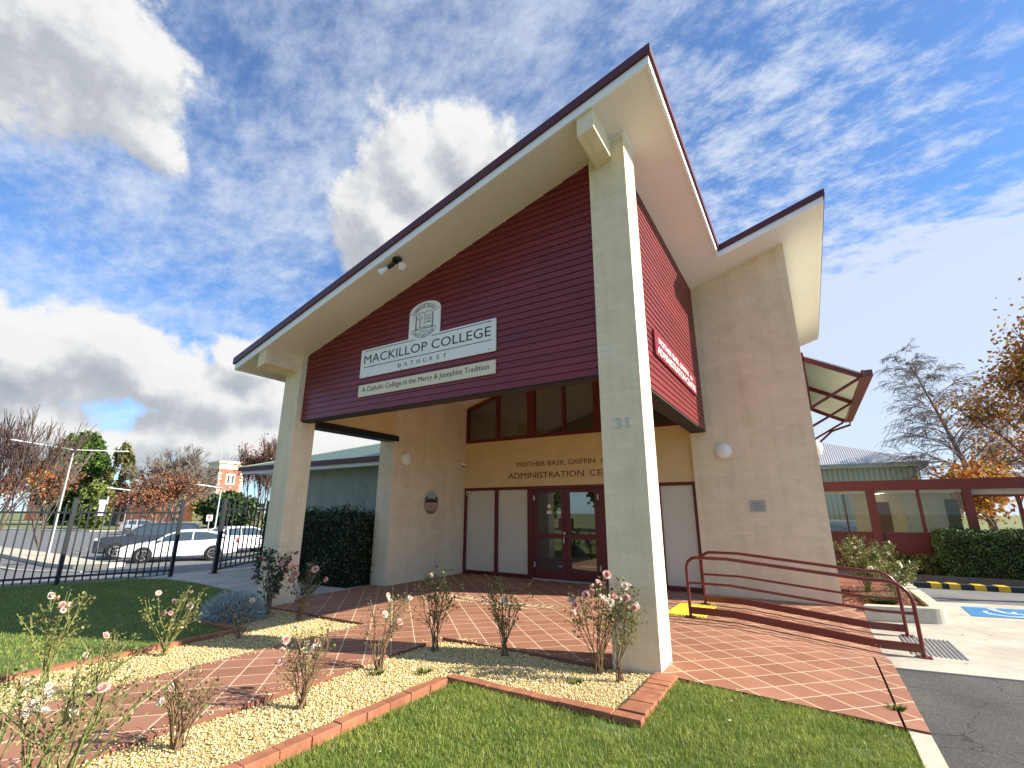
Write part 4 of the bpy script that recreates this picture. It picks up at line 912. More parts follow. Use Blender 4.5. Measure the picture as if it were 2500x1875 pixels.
for x in (3.66, 4.0, 4.45, 4.86): mb.bar((x, 10.345+(x-3.2)*.0916-.002, -.128), (x+.2, 10.345+(x-3.0)*.0916-.002, -.128), .32, .125)
mb.v = [(a, min(max(b, 10.17), 10.7), c) for a, b, c in mb.v]; mb.build('yellow_block', m_yelp, S)
S = MB().bar((1.8, 11.66, -.12), (14, 11.70, -.12), .14, .18).build('garden_kerb', simple('dark_kerb', (.12, .11, .10), .9, .2, 6)); S['kind'] = 'structure'

# ================================================================= foliage tools
def quads(C, size, flat=0.0):
    """leaf-shaped quads at points C with random orientation"""
    n = len(C); u = RNG.normal(size=(n, 3)); u /= np.linalg.norm(u, axis=1, keepdims=True)
    w = RNG.normal(size=(n, 3)); w[:, 2] += flat*3; w -= u*(w*u).sum(1, keepdims=True); w /= np.linalg.norm(w, axis=1, keepdims=True)
    s = (size*RNG.uniform(.6, 1.3, n))[:, None]; v = np.stack([C-u*s*.5, C+w*s*.32, C+u*s*.5, C-w*s*.32], 1)
    return v.reshape(-1, 3), np.array([[0, 1, 2, 3]])+4*np.arange(n)[:, None]
def grow(p, d, L, r, lev, P, T, S=None, k=3, ang=35, ratio=.72, up=.15, rr=.62, wig=.12, seg=3):
    """recursive limbs; S collects (points, radii), T the twig ends"""
    pts = [Vector(p)]; dd = Vector(d).normalized(); rad = [r]
    for i in range(seg):
        dd = (dd+Vector((random.uniform(-wig, wig), random.uniform(-wig, wig), random.uniform(-wig, wig)+up))).normalized()
        pts.append(pts[-1]+dd*(L/seg)); rad.append(r*(1-(1-rr)*(i+1)/seg))
    P.append((pts, rad))
    if lev == 0: T.append((pts[-1], dd)); T.append((pts[-2], dd)); return
    for j in range(k+(random.random() < .4)):
        t = random.uniform(.45, 1.0) if j else 1.0; q = pts[-1] if t == 1 else pts[min(seg, 1+int(t*seg))]
        a = dd.orthogonal().normalized(); a.rotate(Matrix.Rotation(random.uniform(0, 6.28), 3, dd)); nd = dd.copy(); nd.rotate(Matrix.Rotation(R(ang*random.uniform(.5, 1.25)), 3, a))
        grow(q, nd, L*ratio*random.uniform(.75, 1.15), rad[-1]*random.uniform(.7, .95), lev-1, P, T, None, k, ang, ratio, up, rr, wig, seg)
def limbs(P, rmin, n0=6):
    mb = MB()
    for pts, rad in P: mb.tube(pts, [max(x, rmin) for x in rad], n0 if rad[0] > .08 else 3, cap=False)
    return mb
m_bark = simple('grey_bark', (.16, .13, .105), .95, .3, 5, bump=.4); m_barkp = simple('purple_brown_bark', (.10, .065, .055), .95, .25, 5); m_birch = simple('birch_bark', (.17, .13, .11), .8, .35, 6)
def tree(name, base, h, label, cat='tree', lev=4, k=3, ang=32, up=.12, ratio=.72, trunk=.3, r=.22, rmin=.03, bark=None, leaf=None, nleaf=0, lsize=.3, spread=.5, stems=1, lowbias=False, droop=0, lean=(0, 0), group=None, ltop=1.0):
    S = root(name, base, label, cat, group); base = Vector(base); P = []; T = []
    for i in range(stems):
        a = 2*math.pi*i/max(stems, 1)+random.random(); d = Vector((math.cos(a)*.35*(stems > 1)+lean[0], math.sin(a)*.35*(stems > 1)+lean[1], 1))
        grow(base, d, h*trunk, r*h/10, lev, P, T, None, k, ang, ratio, up)
    zmax = max(t[0].z for t in T)-base.z; s = h/zmax
    P = [([base+(q-base)*s for q in pts], rad) for pts, rad in P]; T = [(base+(q-base)*s, d) for q, d in T]
    if droop:
        for q, d in T:
            for _ in range(3):
                e = q+Vector((random.uniform(-.3, .3), random.uniform(-.3, .3), -random.uniform(.2, .6)))*droop; P.append(([q, (q+e)/2+Vector((random.uniform(-.1, .1), random.uniform(-.1, .1), .06*droop)), e], [rmin, rmin*.8, rmin*.6]))
    mb = limbs(P, rmin); v = np.array(mb.v, dtype=np.float32); o = mb.build('trunk', bark or m_bark, S)
    if nleaf:
        TT = np.array([tuple(t[0]) for t in T]); zb = TT[:, 2]-base.z
        if lowbias: wgt = np.clip(1.15*ltop-zb/h, .0, 1)**2.5
        else: wgt = np.ones(len(TT))
        idx = RNG.choice(len(TT), nleaf, p=wgt/wgt.sum()); C = TT[idx]+RNG.normal(0, spread, (nleaf, 3))
        V_, F_ = quads(C, lsize); quick('crown', V_, F_, leaf, S)
    return S
def blobs(name, base, label, cat, shape, n, lsize, leaf, core=None, clumps=60, crad=.16, trunk=None, group=None, flat=0):
    """crown built of leaf clumps; shape(u in unit ball) -> xyz offset from base"""
    S = root(name, base, label, cat, group); u = RNG.normal(size=(clumps, 3)); u /= np.linalg.norm(u, axis=1, keepdims=True); u *= RNG.uniform(.55, 1.0, (clumps, 1))**.6
    c = np.repeat(u, n//clumps, 0); w = c+RNG.normal(0, crad, c.shape); C = np.array(base)+shape(w); C = C[C[:, 2] > base[2]+.02]
    V_, F_ = quads(C, lsize, flat); quick('crown', V_, F_, leaf, S)
    if core:
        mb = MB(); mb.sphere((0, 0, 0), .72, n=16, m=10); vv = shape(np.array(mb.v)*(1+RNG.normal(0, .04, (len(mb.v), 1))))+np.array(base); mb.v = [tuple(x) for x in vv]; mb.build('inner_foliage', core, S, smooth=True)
    if trunk: trunk(S)
    return S
def far(u, vb, D, z=-.8): p = at_dist(u, vb, D); return (p.x, p.y, z)
def hgt(u, vt, D, z=-.8): return at_dist(u, vt, D).z-z
gd = [(0, (.012, .028, .010)), (.5, (.03, .06, .018)), (1, (.075, .12, .03))]
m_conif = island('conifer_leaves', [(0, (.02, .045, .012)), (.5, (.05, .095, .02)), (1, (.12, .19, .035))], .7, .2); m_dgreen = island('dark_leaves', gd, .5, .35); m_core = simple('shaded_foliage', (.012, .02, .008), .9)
m_olive = island('olive_leaves', [(0, (.05, .06, .02)), (.5, (.12, .12, .04)), (1, (.22, .2, .07))], .7); m_ygreen = island('yellow_green_leaves', [(0, (.06, .085, .02)), (.6, (.13, .165, .035)), (1, (.24, .27, .06))], .7)
m_orange = island('orange_leaves', [(0, (.20, .04, .015)), (.3, (.38, .10, .02)), (.6, (.50, .20, .03)), (.85, (.50, .33, .07)), (1, (.28, .28, .06))], .6, .3, .35)
m_rust = island('rust_leaves', [(0, (.14, .05, .03)), (.5, (.27, .10, .05)), (.9, (.38, .19, .08)), (1, (.46, .34, .16))], .6, .3, .3)
m_red = island('red_leaves', [(0, (.20, .015, .015)), (.6, (.35, .05, .03)), (1, (.48, .16, .06))], .6, .3, .3)
m_yel_l = island('yellow_leaves', [(0, (.35, .22, .03)), (1, (.6, .45, .08))], .6, .3, .3)
# ----------------------------------------------------------------- trees beyond the car park (left)
G_ = 'trees beyond the car park'
p = far(-25, 1290, 34, -.75); tree('autumn_tree', p, hgt(20, 985, 34), 'tall autumn tree at the left edge with bare upright tips and orange lower leaves', lev=4, k=3, ang=22, up=.2, trunk=.30, r=.075, rmin=.012, bark=m_barkp, leaf=m_orange, nleaf=3000, lsize=.17, spread=.28, stems=7, lowbias=True, group=G_, ltop=.5)
p = far(110, 1285, 42, -.75); tree('autumn_tree', p, hgt(100, 1050, 42), 'thin leaning autumn tree with sparse orange leaves behind the nearest light pole', lev=4, k=3, ang=26, up=.12, trunk=.3, r=.06, rmin=.013, bark=m_bark, leaf=m_rust, nleaf=2400, lsize=.18, spread=.4, stems=6, lowbias=True, lean=(-.12, -.25), group=G_, ltop=.6)
D_ = 125; p = far(160, 1265, D_); H_ = hgt(185, 1053, D_); w_ = 62/1147*D_*.78
def dome_shape(w, w_=w_, H_=H_): r_ = np.clip(1-.25*np.clip(w[:, 2:3], 0, 1), 0, 1); return np.concatenate([w[:, :2]*w_*r_, (w[:, 2:3]*.5+.5)*H_], 1)
p_dome = p
blobs('conifer_tree', p, 'huge dark green dome-shaped conifer, tallest tree beyond the car park', 'tree', dome_shape, 36000, .62, m_conif, m_core, 700, .05, group=G_)
D_ = 115; H2 = hgt(290, 1082, D_); p = far(270, 1268, D_); w2 = 36/1147*D_*.66
def col_shape(w, w_=w2, H_=H2): return np.concatenate([w[:, :2]*w_*(1.1-.35*w[:, 2:3]), (w[:, 2:3]*.42+.56)*H_], 1)
def tr_(S, p=p, H_=H2): MB().tube([(p[0], p[1], p[2]), (p[0]+.3, p[1]+.4, p[2]+H_*.4), (p[0]-.1, p[1], p[2]+H_*.9)], [.9, .6, .15], 8).build('trunk', m_bark, S)
blobs('cypress_tree', p, 'ragged brownish cypress with gaps showing its pale trunk, right of the dome conifer', 'tree', col_shape, 9000, .55, m_olive, None, 90, .075, tr_, G_)
D_ = 95; p = far(224, 1275, D_); H3 = hgt(240, 1180, D_)
blobs('golden_conifer', p, 'yellow-green bushy conifer below the brownish cypress', 'tree', lambda w: np.concatenate([w[:, :2]*2.1, (w[:, 2:3]*.5+.5)*H3], 1), 7000, .5, m_ygreen, m_core, 90, .10, None, G_)
D_ = 105; tree('bare_tree', far(424, 1270, D_), hgt(440, 1080, D_), 'large bare grey vase-shaped tree left of the brick tower', lev=6, k=3, ang=30, up=.035, ratio=.79, trunk=.20, r=.15, rmin=.036, stems=6, bark=simple('grey_twigs', (.20, .17, .14), .95), group=G_)
D_ = 80; tree('autumn_tree', far(382, 1280, D_), hgt(395, 1140, D_), 'wide rust-leaved tree in front of the large bare tree', lev=5, k=3, ang=30, up=.12, trunk=.25, r=.2, rmin=.04, bark=m_bark, leaf=m_rust, nleaf=3600, lsize=.36, spread=.6, stems=4, lowbias=True, group=G_, ltop=1.0)
D_ = 78; tree('autumn_tree', far(330, 1283, D_), hgt(340, 1190, D_), 'low red-leaved tree between the cypress and the rust-leaved tree', lev=4, k=3, ang=34, up=.08, trunk=.25, r=.2, rmin=.04, bark=m_bark, leaf=m_rust, nleaf=1300, lsize=.34, spread=.6, stems=2, group=G_)
D_ = 62; tree('autumn_tree', far(622, 1280, D_), hgt(640, 1052, D_), 'upright bare-topped tree with red leaves beside the left pillar', lev=5, k=3, ang=17, up=.22, ratio=.76, trunk=.26, r=.10, rmin=.022, bark=m_barkp, leaf=m_rust, nleaf=1800, lsize=.24, spread=.6, stems=5, lowbias=True, group=G_, ltop=1.05)
D_ = 90; p = far(556, 1283, D_); H4 = hgt(565, 1203, D_)
blobs('conifer_tree', p, 'dark green bushy conifer at the foot of the brick tower', 'tree', lambda w: np.concatenate([w[:, :2]*4.2, (w[:, 2:3]*.5+.5)*H4], 1), 9000, .7, m_dgreen, m_core, 120, .09, None, G_)
D_ = 110; tree('autumn_tree', far(490, 1272, D_), hgt(490, 1225, D_), 'small yellow-leaved tree left of the no entry sign', lev=3, k=3, ang=34, up=.08, trunk=.3, r=.2, rmin=.05, leaf=m_yel_l, nleaf=900, lsize=.6, spread=.8, group=G_)
D_ = 40; tree('bare_tree', far(815, 1240, D_, -.6), hgt(800, 1098, D_, -.6), 'bare twiggy tree showing over the roof of the low wing', lev=4, k=3, ang=22, up=.2, trunk=.3, r=.14, rmin=.02, stems=3, bark=m_barkp, group=G_)
D_ = 26; p = far(950, 1240, D_, -.4); H5 = hgt(935, 1066, D_, -.4)
blobs('evergreen_tree', p, 'dark evergreen tree just showing over the wing roof beside the side wall', 'tree', lambda w: np.concatenate([w[:, :2]*.9, (w[:, 2:3]*.4+.6)*H5], 1), 3500, .22, m_dgreen, None, 60, .12, None, G_)
D_ = 190; p = far(60, 1263, D_); q = at_dist(215, 1263, D_); a_ = math.atan2(q.y-p[1], q.x-p[0]); S = root('brick_house', p, 'long low dark brick building behind the autumn trees at far left', 'building', rz=a_)
MB().box(0, 26, 0, 10, 0, 6.2).build('wall', masonry('dark_brick', (.10, .03, .02), (.13, .045, .03), (.1, .06, .05)), S, world=False)
MB().add([(-1, -1, 6), (27, -1, 6), (27, 11, 6), (-1, 11, 6), (4, 5, 8.8), (22, 5, 8.8)], [(0, 1, 5, 4), (1, 2, 5), (2, 3, 4, 5), (3, 0, 4)]).build('roof', simple('dark_tile_roof', (.06, .05, .05), .7), S, world=False)
for x in (2, 8, 14, 20): MB().box(x, x+2.2, -.06, -.01, 1.5, 3.6).build('window', m_glass, S, world=False)
D_ = 150; p = far(300, 1270, D_); S = root('grey_roofed_house', p, 'grey roofed building glimpsed behind the cypress', 'building', rz=a_)
hh = hgt(340, 1176, D_); MB().box(0, 14, 0, 9, 0, hh-3).build('wall', bpy.data.materials['dark_brick'], S, world=False)
MB().add([(-1, -1, hh-3), (15, -1, hh-3), (15, 10, hh-3), (-1, 10, hh-3), (1, 4.5, hh), (13, 4.5, hh)], [(0, 1, 5, 4), (1, 2, 5), (2, 3, 4, 5), (3, 0, 4)]).build('roof', simple('grey_tile_roof', (.20, .19, .19), .7), S, world=False)
# brick tower
D_ = 170; c_ = at_dist(536, 1250, D_); d_ = Vector((c_.x-CP.x, c_.y-CP.y, 0)).normalized(); H_ = at_dist(549, 1128, D_).z+1
S = root('brick_tower', (c_.x, c_.y, -1), 'square red brick tower with cream parapet and twin arched windows', 'tower', rz=math.atan2(-d_.y, -d_.x)+R(24))
wx = 3.55; m_rb = masonry('hazed_red_brick', (.38, .14, .09), (.44, .18, .12), (.42, .2, .14), .5, .18); m_crm = simple('cream_stone', (.72, .64, .46), .8, .08)  # tower brick is less saturated, distance haze put into its colour
MB().box(-wx, wx, -wx, wx, 0, H_-2.4).build('wall', m_rb, S, world=False)
MB().box(-wx-.15, wx+.15, -wx-.15, wx+.15, H_-2.39, H_-1.9).box(-wx-.05, wx+.05, -wx-.05, wx+.05, H_-1.89, H_-.7).box(-wx-.45, wx+.45, -wx-.45, wx+.45, H_-.69, H_-.25).box(-wx-.1, wx+.1, -wx-.1, wx+.1, H_-.24, H_).build('parapet', m_crm, S, world=False)
mb = MB()
for k in range(22):
    for sx, sy in ((1, 1), (1, -1)):
        l_ = .9 if k % 2 else .55; z = 1+k*.82
        if z < H_-3.2: mb.box(wx-.35, wx+.06, sy*wx+.06*sy, sy*(wx-l_), z, z+.6)
mb.build('quoins', m_crm, S, world=False)
for z in (H_-6.6, H_-11.5):
    f = MB(); 
    for s_ in (-1, 1): f.upright([(s_*.62-.5, z), (s_*.62+.5, z), (s_*.62+.5, z+2.2)]+[(s_*.62+.5*math.cos(R(a)), z+2.2+.5*math.sin(R(a))) for a in range(20, 161, 20)]+[(s_*.62-.5, z+2.2)], wx+.01, wx+.10, 'x')
    f.upright([(-1.3, z-.25), (1.3, z-.25), (1.3, z+2.9), (-1.3, z+2.9)], wx, wx+.008, 'x'); fo = f.build('window', m_crm, S, world=False)
    g_ = MB()
    for s_ in (-1, 1): g_.upright([(s_*.62-.3, z+.2), (s_*.62+.3, z+.2), (s_*.62+.3, z+2.1)]+[(s_*.62+.3*math.cos(R(a)), z+2.1+.3*math.sin(R(a))) for a in range(20, 161, 20)]+[(s_*.62-.3, z+2.1)], wx+.11, wx+.12, 'x')
    g_.build('pane', m_glass, fo, world=False)
for x, y in ((1, -2.6), (-1, 1)): MB().tube([(x, y, H_), (x, y, H_+4)], .06, 5).build('aerial', m_galv, S, world=False)
# ----------------------------------------------------------------- trees on the right
G2 = 'trees beyond the corridor'
def birch(base, h, top_off, label):
    S = root('birch_tree', base, label, 'tree', G2); b = Vector(base); P = []; tr = [b+Vector((top_off*t**1.4, 0, h*t)) for t in [i/10 for i in range(11)]]; P.append((tr, [max(.17*(1-t/11), .02) for t in range(11)]))
    def weep(q, d, L_, r, lev):
        pts = [q]; dd = d.normalized()
        for i in range(5): dd = (dd+Vector((random.uniform(-.16, .16), random.uniform(-.16, .16), -.10-.07*i*(lev == 0)))).normalized(); pts.append(pts[-1]+dd*L_/5)
        P.append((pts, [max(r*(1-.14*i), .0065) for i in range(6)]))
        if lev == 0: return
        for k in range(10 if lev == 2 else 8):
            t = random.uniform(.2, 1); i = min(4, int(t*5)); p = pts[i].lerp(pts[i+1], t*5-i if t < 1 else 1); nd = (pts[i+1]-pts[i]).normalized()*.8+Vector((random.uniform(-1, 1), random.uniform(-1, 1), random.uniform(-.4, .5)))*.75
            weep(p, nd, L_*random.uniform(.35, .6), r*.45, lev-1)
    for k in range(50):
        t = .26+.72*(k/44)**.9; q = tr[0]+Vector((top_off*t**1.4, 0, h*t)); a = k*2.4+random.random(); L_ = h*(.40*max(1-t, .01)**.75+.07)*random.uniform(.75, 1.1)
        weep(q, Vector((math.cos(a), math.sin(a), random.uniform(.75, 1.25))), L_, .055*(1.15-t), 2)
    limbs(P, .0065).build('trunk', m_birch, S)
    return S
birch(far(2425, 1240, 27, -.2), hgt(2280, 888, 27, -.2), -1.5, 'bare weeping birch with fine drooping twigs beyond the corridor')
D_ = 15.5; tree('maple_tree', far(2690, 1240, D_, -.2), hgt(2560, 668, D_, -.2), 'tall maple with russet and green leaves at the right edge', lev=5, k=3, ang=26, up=.10, ratio=.72, trunk=.30, r=.18, rmin=.008, bark=simple('dark_bark', (.07, .05, .05), .95), leaf=island('maple_leaves', [(0, (.15, .06, .025)), (.4, (.27, .10, .03)), (.7, (.22, .18, .05)), (1, (.48, .22, .05))], .6, .3, .3), nleaf=8000, lsize=.10, spread=.22, group=G2)
D_ = 30; tree('autumn_tree', far(2500, 1280, D_, -.2), hgt(2500, 1040, D_, -.2), 'golden orange tree behind the corridor at right', lev=4, k=3, ang=28, up=.10, trunk=.28, r=.2, rmin=.015, bark=m_bark, leaf=m_orange, nleaf=2800, lsize=.15, spread=.45, group=G2)
D_ = 24; tree('autumn_tree', far(2440, 1290, D_, -.2), 3.2, 'low golden tree seen through the open bay of the corridor', lev=4, k=3, ang=40, up=.0, trunk=.3, r=.2, rmin=.012, bark=m_bark, leaf=m_orange, nleaf=4500, lsize=.16, spread=.35, group=G2)

for k, (x, y, s_) in enumerate(((-24, -30, .62), (-15, -34, .75), (-8, -31, .6))):
    q_ = copy_tree(bpy.data.objects['conifer_tree']); q_.location = (x, y, -.3); q_.scale = (s_,)*3
    for ch in q_.children: ch.location = -Vector(p_dome)
    q_['label'] = ('dark conifer reflected at the left of the door glass', 'largest dark conifer, reflected in the middle of the door glass', 'dark conifer reflected toward the right of the door glass')[k]; q_['group'] = 'trees reflected in the door glass'
# ================================================================= hedges and shrubs
def hedge(name, x0, x1, y0, y1, z0, z1, n, ls, leaf, label, cat='hedge', loose=.03, core=None, cr=.18):
    S = root(name, ((x0+x1)/2, (y0+y1)/2, z0), label, cat); c = np.array([(x0+x1)/2, (y0+y1)/2, (z0+z1)/2]); h = np.array([x1-x0, y1-y0, z1-z0])/2
    u = RNG.uniform(-1, 1, (n, 3)); ax = RNG.choice(3, n, p=(lambda a: a/a.sum())(np.array([h[1]*h[2], h[0]*h[2], h[0]*h[1]]))); u[np.arange(n), ax] = np.sign(RNG.uniform(-1, 1, n))
    q = u*h; core_h = np.maximum(h-cr, .01); inn = np.clip(q, -core_h, core_h); dl = q-inn; ln = np.linalg.norm(dl, axis=1, keepdims=True)+1e-9; q = inn+dl/ln*cr
    q += RNG.normal(0, loose, q.shape); bump = .05*np.sin(q[:, 0]*5)*np.cos(q[:, 2]*6+q[:, 1]*3); q += dl/ln*bump[:, None]
    V_, F_ = quads(q+c, ls); quick('foliage', V_, F_, leaf, S)
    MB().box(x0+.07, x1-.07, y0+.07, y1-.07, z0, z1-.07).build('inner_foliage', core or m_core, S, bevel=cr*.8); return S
m_hedge = island('clipped_hedge_leaves', [(0, (.03, .06, .018)), (.5, (.06, .105, .032)), (1, (.11, .17, .05))], .6, .3)
hedge('clipped_hedge', 4.28, 10.5, 11.85, 12.85, -.2, 1.06, 52000, .055, m_hedge, 'long clipped green hedge in front of the glazed corridor')
m_ochre = island('ochre_leaves', [(0, (.05, .055, .015)), (.6, (.12, .115, .03)), (1, (.2, .18, .05))], .7)
for (x, y), lab in (((3.48, 12.3), 'left'), ((3.98, 12.25), 'right')):
    blobs('round_shrub', (x, y, -.12), f'clipped rounded olive shrub, the {lab} one of the pair beside the clipped hedge', 'shrub', lambda w: np.concatenate([w[:, :2]*.36, (w[:, 2:3]*.5+.45)*.62], 1), 5000, .05, m_ochre, m_core, 200, .07, None, 'rounded olive shrubs')
m_dh = island('dark_hedge_leaves', [(0, (.008, .016, .006)), (.5, (.018, .034, .010)), (.9, (.04, .065, .018)), (1, (.09, .12, .03))], .45, .4)
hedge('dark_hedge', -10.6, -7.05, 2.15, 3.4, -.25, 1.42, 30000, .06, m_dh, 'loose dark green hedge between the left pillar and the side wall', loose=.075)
P = RNG.uniform((-10.4, 2.2), (-7.1, 3.2), (160, 2)); mb = MB()
for x, y in P[:70]: mb.tube([(x, y, 1.3), (x+random.uniform(-.1, .1), y+random.uniform(-.1, .1), 1.42+random.random()*.28)], .006, 3)
S = bpy.data.objects['dark_hedge']; mb.build('shoots', m_dh, S)
q = np.array(mb.v); V_, F_ = quads(q[RNG.integers(0, len(q), 1400)]+RNG.normal(0, .03, (1400, 3)), .05); quick('shoot_leaves', V_, F_, m_dh, S)
# silver-leaved mound
c0 = on_ground(568, 1506); m_silver = island('silver_leaves', [(0, (.24, .29, .28)), (.6, (.40, .46, .44)), (1, (.58, .62, .58))], .7)
S = root('silver_shrub', (c0.x, c0.y, 0), 'low mounded silver-blue shrub beside the left pillar rose', 'shrub'); n_ = 5200; u = RNG.normal(size=(n_, 3)); u[:, 2] = np.abs(u[:, 2])*.9; u /= np.linalg.norm(u, axis=1, keepdims=True)
b0 = u*np.array([.46, .40, .36])*RNG.uniform(.7, 1, (n_, 1))+np.array([c0.x, c0.y, -.02]); tip = b0+(u+RNG.normal(0, .5, (n_, 3)))*.075; sd_ = RNG.normal(0, 1, (n_, 3))*.004
quick('foliage', np.stack([b0-sd_, b0+sd_, tip], 1).reshape(-1, 3), np.array([[0, 1, 2]])+3*np.arange(n_)[:, None], m_silver, S)
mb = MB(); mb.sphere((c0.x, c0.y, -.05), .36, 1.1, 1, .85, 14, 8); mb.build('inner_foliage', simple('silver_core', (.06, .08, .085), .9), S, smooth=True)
# ================================================================= roses
def petal_mesh(name, mat, r, seed, openn=1.0):
    rnd = random.Random(seed); mb = MB()
    for ring, (cnt, tilt, sc) in enumerate(((5, 78, 1.0), (5, 55, .82), (4, 35, .62), (3, 12, .45))):
        for k in range(cnt):
            a = 2*math.pi*(k+ring*.5)/cnt+rnd.uniform(-.2, .2); t = R(tilt*openn+rnd.uniform(-8, 8)); L_ = r*sc; Wd = r*sc*.62; g = []
            for i in range(4):
                s = i/3; rad_ = .12*r+L_*s*math.sin(t)*(1-.08*s); zz0 = L_*s*math.cos(t)+(.18*L_*(s**2) if tilt < 60 else -.10*L_*s**3)
                ww = Wd*math.sin(math.pi*(.22+.62*s))
                for j in (-1, 0, 1): g.append((rad_*math.cos(a)-j*ww*math.sin(a)-.12*ww*abs(j)*math.cos(a)*-1, rad_*math.sin(a)+j*ww*math.cos(a)-.12*ww*abs(j)*math.sin(a)*-1, zz0+.12*ww*abs(j)))
            mb.add(g, [(i*3+j, i*3+j+1, (i+1)*3+j+1, (i+1)*3+j) for i in range(3) for j in range(2)])
    me = mb.mesh(name, mat); me.polygons.foreach_set('use_smooth', [True]*len(me.polygons)); return me
m_pink = island('pink_petals', [(0, (.66, .30, .27)), (.5, (.80, .50, .44)), (1, (.86, .68, .60))], .55, .25, .35); m_cream = island('cream_petals', [(0, (.78, .60, .46)), (.5, (.84, .74, .64)), (1, (.88, .84, .78))], .55, .25, .35)
m_deep = island('deep_pink_petals', [(0, (.5, .07, .09)), (.6, (.68, .2, .2)), (1, (.78, .4, .36))], .55, .25, .35); m_wht = island('white_petals', [(0, (.78, .76, .60)), (1, (.88, .88, .80))], .55, .25, .35)
BL = {c: [petal_mesh('blossom', m, .030, s, o) for s, o in ((1, .85), (2, .62), (3, 1.0))] for c, m in (('p', m_pink), ('c', m_cream), ('d', m_deep), ('w', m_wht))}
m_stem = simple('rose_stem', (.20, .13, .07), .8, .35, 30); m_stemg = simple('green_stem', (.20, .21, .07), .7, .3, 30)
m_rl = island('rose_leaves', [(0, (.09, .04, .025)), (.2, (.08, .10, .03)), (.55, (.15, .20, .05)), (.85, (.28, .30, .09)), (1, (.42, .28, .11))], .5, .4, .25); m_rd = island('dark_rose_leaves', [(0, (.012, .03, .018)), (.6, (.025, .055, .03)), (1, (.06, .09, .035))], .4, .5, .15)
def rose(u, v, vt, spread, ns, nl, fl, label, leaf=None, stem=None, z=0.0, lsz=.026, base=None, h=None, lean=0.0, low=.35, blow=1.0):
    p = Vector(base) if base else on_z(u, v, -.02); p.z = z-.03 if base is None else p.z
    if h is None:
        lo, hi = .1, 3.0; dd = Vector((p.x-CP.x, p.y-CP.y)).length; h = at_dist(u, vt, dd).z-p.z
    S = root('rose_bush', p, label, 'rose bush', 'rose bushes in the gravel beds' if base is None else None); mb = MB(); nodes = []; tips = []
    right = Vector((math.cos(CAM['yaw']), -math.sin(CAM['yaw']), 0))
    for i in range(ns):
        a = random.uniform(0, 6.28); s = spread*random.uniform(.25, 1)**.7; hh = h*random.uniform(.6, 1.0) if i else h
        if i == 0: s *= .4
        e = p+Vector((math.cos(a)*s, math.sin(a)*s, hh))+right*lean*hh
        m1 = p+Vector((math.cos(a)*s*.25, math.sin(a)*s*.25, hh*.3))+Vector((random.uniform(-.02, .02),)*3); m2 = p.lerp(e, .66)+Vector((random.uniform(-.03, .03), random.uniform(-.03, .03), 0))
        r0 = random.uniform(.005, .009); mb.tube([p+Vector((random.uniform(-.04, .04), random.uniform(-.04, .04), 0)), m1, m2, e], [r0, r0*.8, r0*.55, r0*.35], 5); tips.append(e)
        nodes += [m1.lerp(m2, t) for t in (.2, .5, .8)]+[m2.lerp(e, t) for t in (0, .3, .6, .9, 1)]
        for _ in range(random.randint(2, 4)):
            b = m1.lerp(m2, random.random()) if random.random() < .4 else m2.lerp(e, random.uniform(0, .7)); L_ = random.uniform(.08, .24)*h/.8
            d = Vector((math.cos(a+random.uniform(-1.4, 1.4)), math.sin(a+random.uniform(-1.4, 1.4)), random.uniform(.4, 1.6))).normalized(); q = b+d*L_*.5+Vector((0, 0, .01)); f_ = b+d*L_+Vector((0, 0, .02))
            mb.tube([b, q, f_], [r0*.5, r0*.4, r0*.28], 4); nodes += [q, f_, f_, q.lerp(f_, .5)]
            tips.append(f_)
    for t in random.sample(tips, min(len(tips), max(3, len(tips)//3))): mb.sphere(t, random.uniform(.005, .009), n=6, m=4)
    mb.build('stems', stem or m_stem, S)
    NN = np.array([tuple(q) for q in nodes]); NN = NN[NN[:, 2] > p.z+low*h]
    if nl and len(NN):
        C = NN[RNG.integers(0, len(NN), nl)]+RNG.normal(0, .028, (nl, 3)); V_, F_ = quads(C, lsz, .3); quick('foliage', V_, F_, leaf or m_rl, S)
    tips.sort(key=lambda t: -t.z); up_ = tips[:max(len(fl), int(len(tips)*.8))]; random.shuffle(up_)
    for k, c in enumerate(fl):
        if k >= len(up_): break
        o = bpy.data.objects.new('blossom', random.choice(BL[c])); COL.objects.link(o); o.parent = S; o.location = up_[k]-p
        tc_ = Vector((CP.x-p.x, CP.y-p.y, .6)).normalized(); d = (Vector((random.uniform(-1, 1), random.uniform(-1, 1), random.uniform(.0, 1)))+tc_*.7).normalized()
        o.rotation_euler = d.to_track_quat('Z', 'Y').to_euler(); s = random.uniform(.75, 1.25)*blow; o.scale = (s, s, s)
    return S
rose(738, 1726, 1530, .24, 16, 330, 'cccppcpcc', 'half-bare rose bush beside the path with small pale blooms, nearest the path bend')
rose(925, 1635, 1455, .24, 14, 380, 'cccccp', 'pale twiggy rose bush in the gravel between the path and porch paving', lean=.06)
rose(1060, 1588, 1400, .22, 13, 620, 'pcdc', 'rose bush with dark upper leaves standing at the tip of the gravel bed', leaf=m_rl, lsz=.034)
rose(1232, 1600, 1412, .22, 13, 620, 'c', 'rose bush with many dark buds and one white bloom at the porch edge', lsz=.03)
rose(1462, 1640, 1400, .30, 20, 620, 'ppcpccpcpcccpppccpcppcc', 'fullest rose bush covered in pale pink blooms in front of the tall pillar', lsz=.036, lean=.05, blow=1.4)
rose(1512, 1662, 1450, .17, 9, 330, 'cpcccpp', 'rose shoots with cream blooms against the foot of the tall pillar', lsz=.036, lean=.10, blow=1.35)
rose(650, 1502, 1345, .27, 13, 700, 'dppdppd', 'leafy dark green rose bush with deep pink blooms in front of the left pillar', leaf=m_rd, lsz=.055, low=.15, blow=1.3)
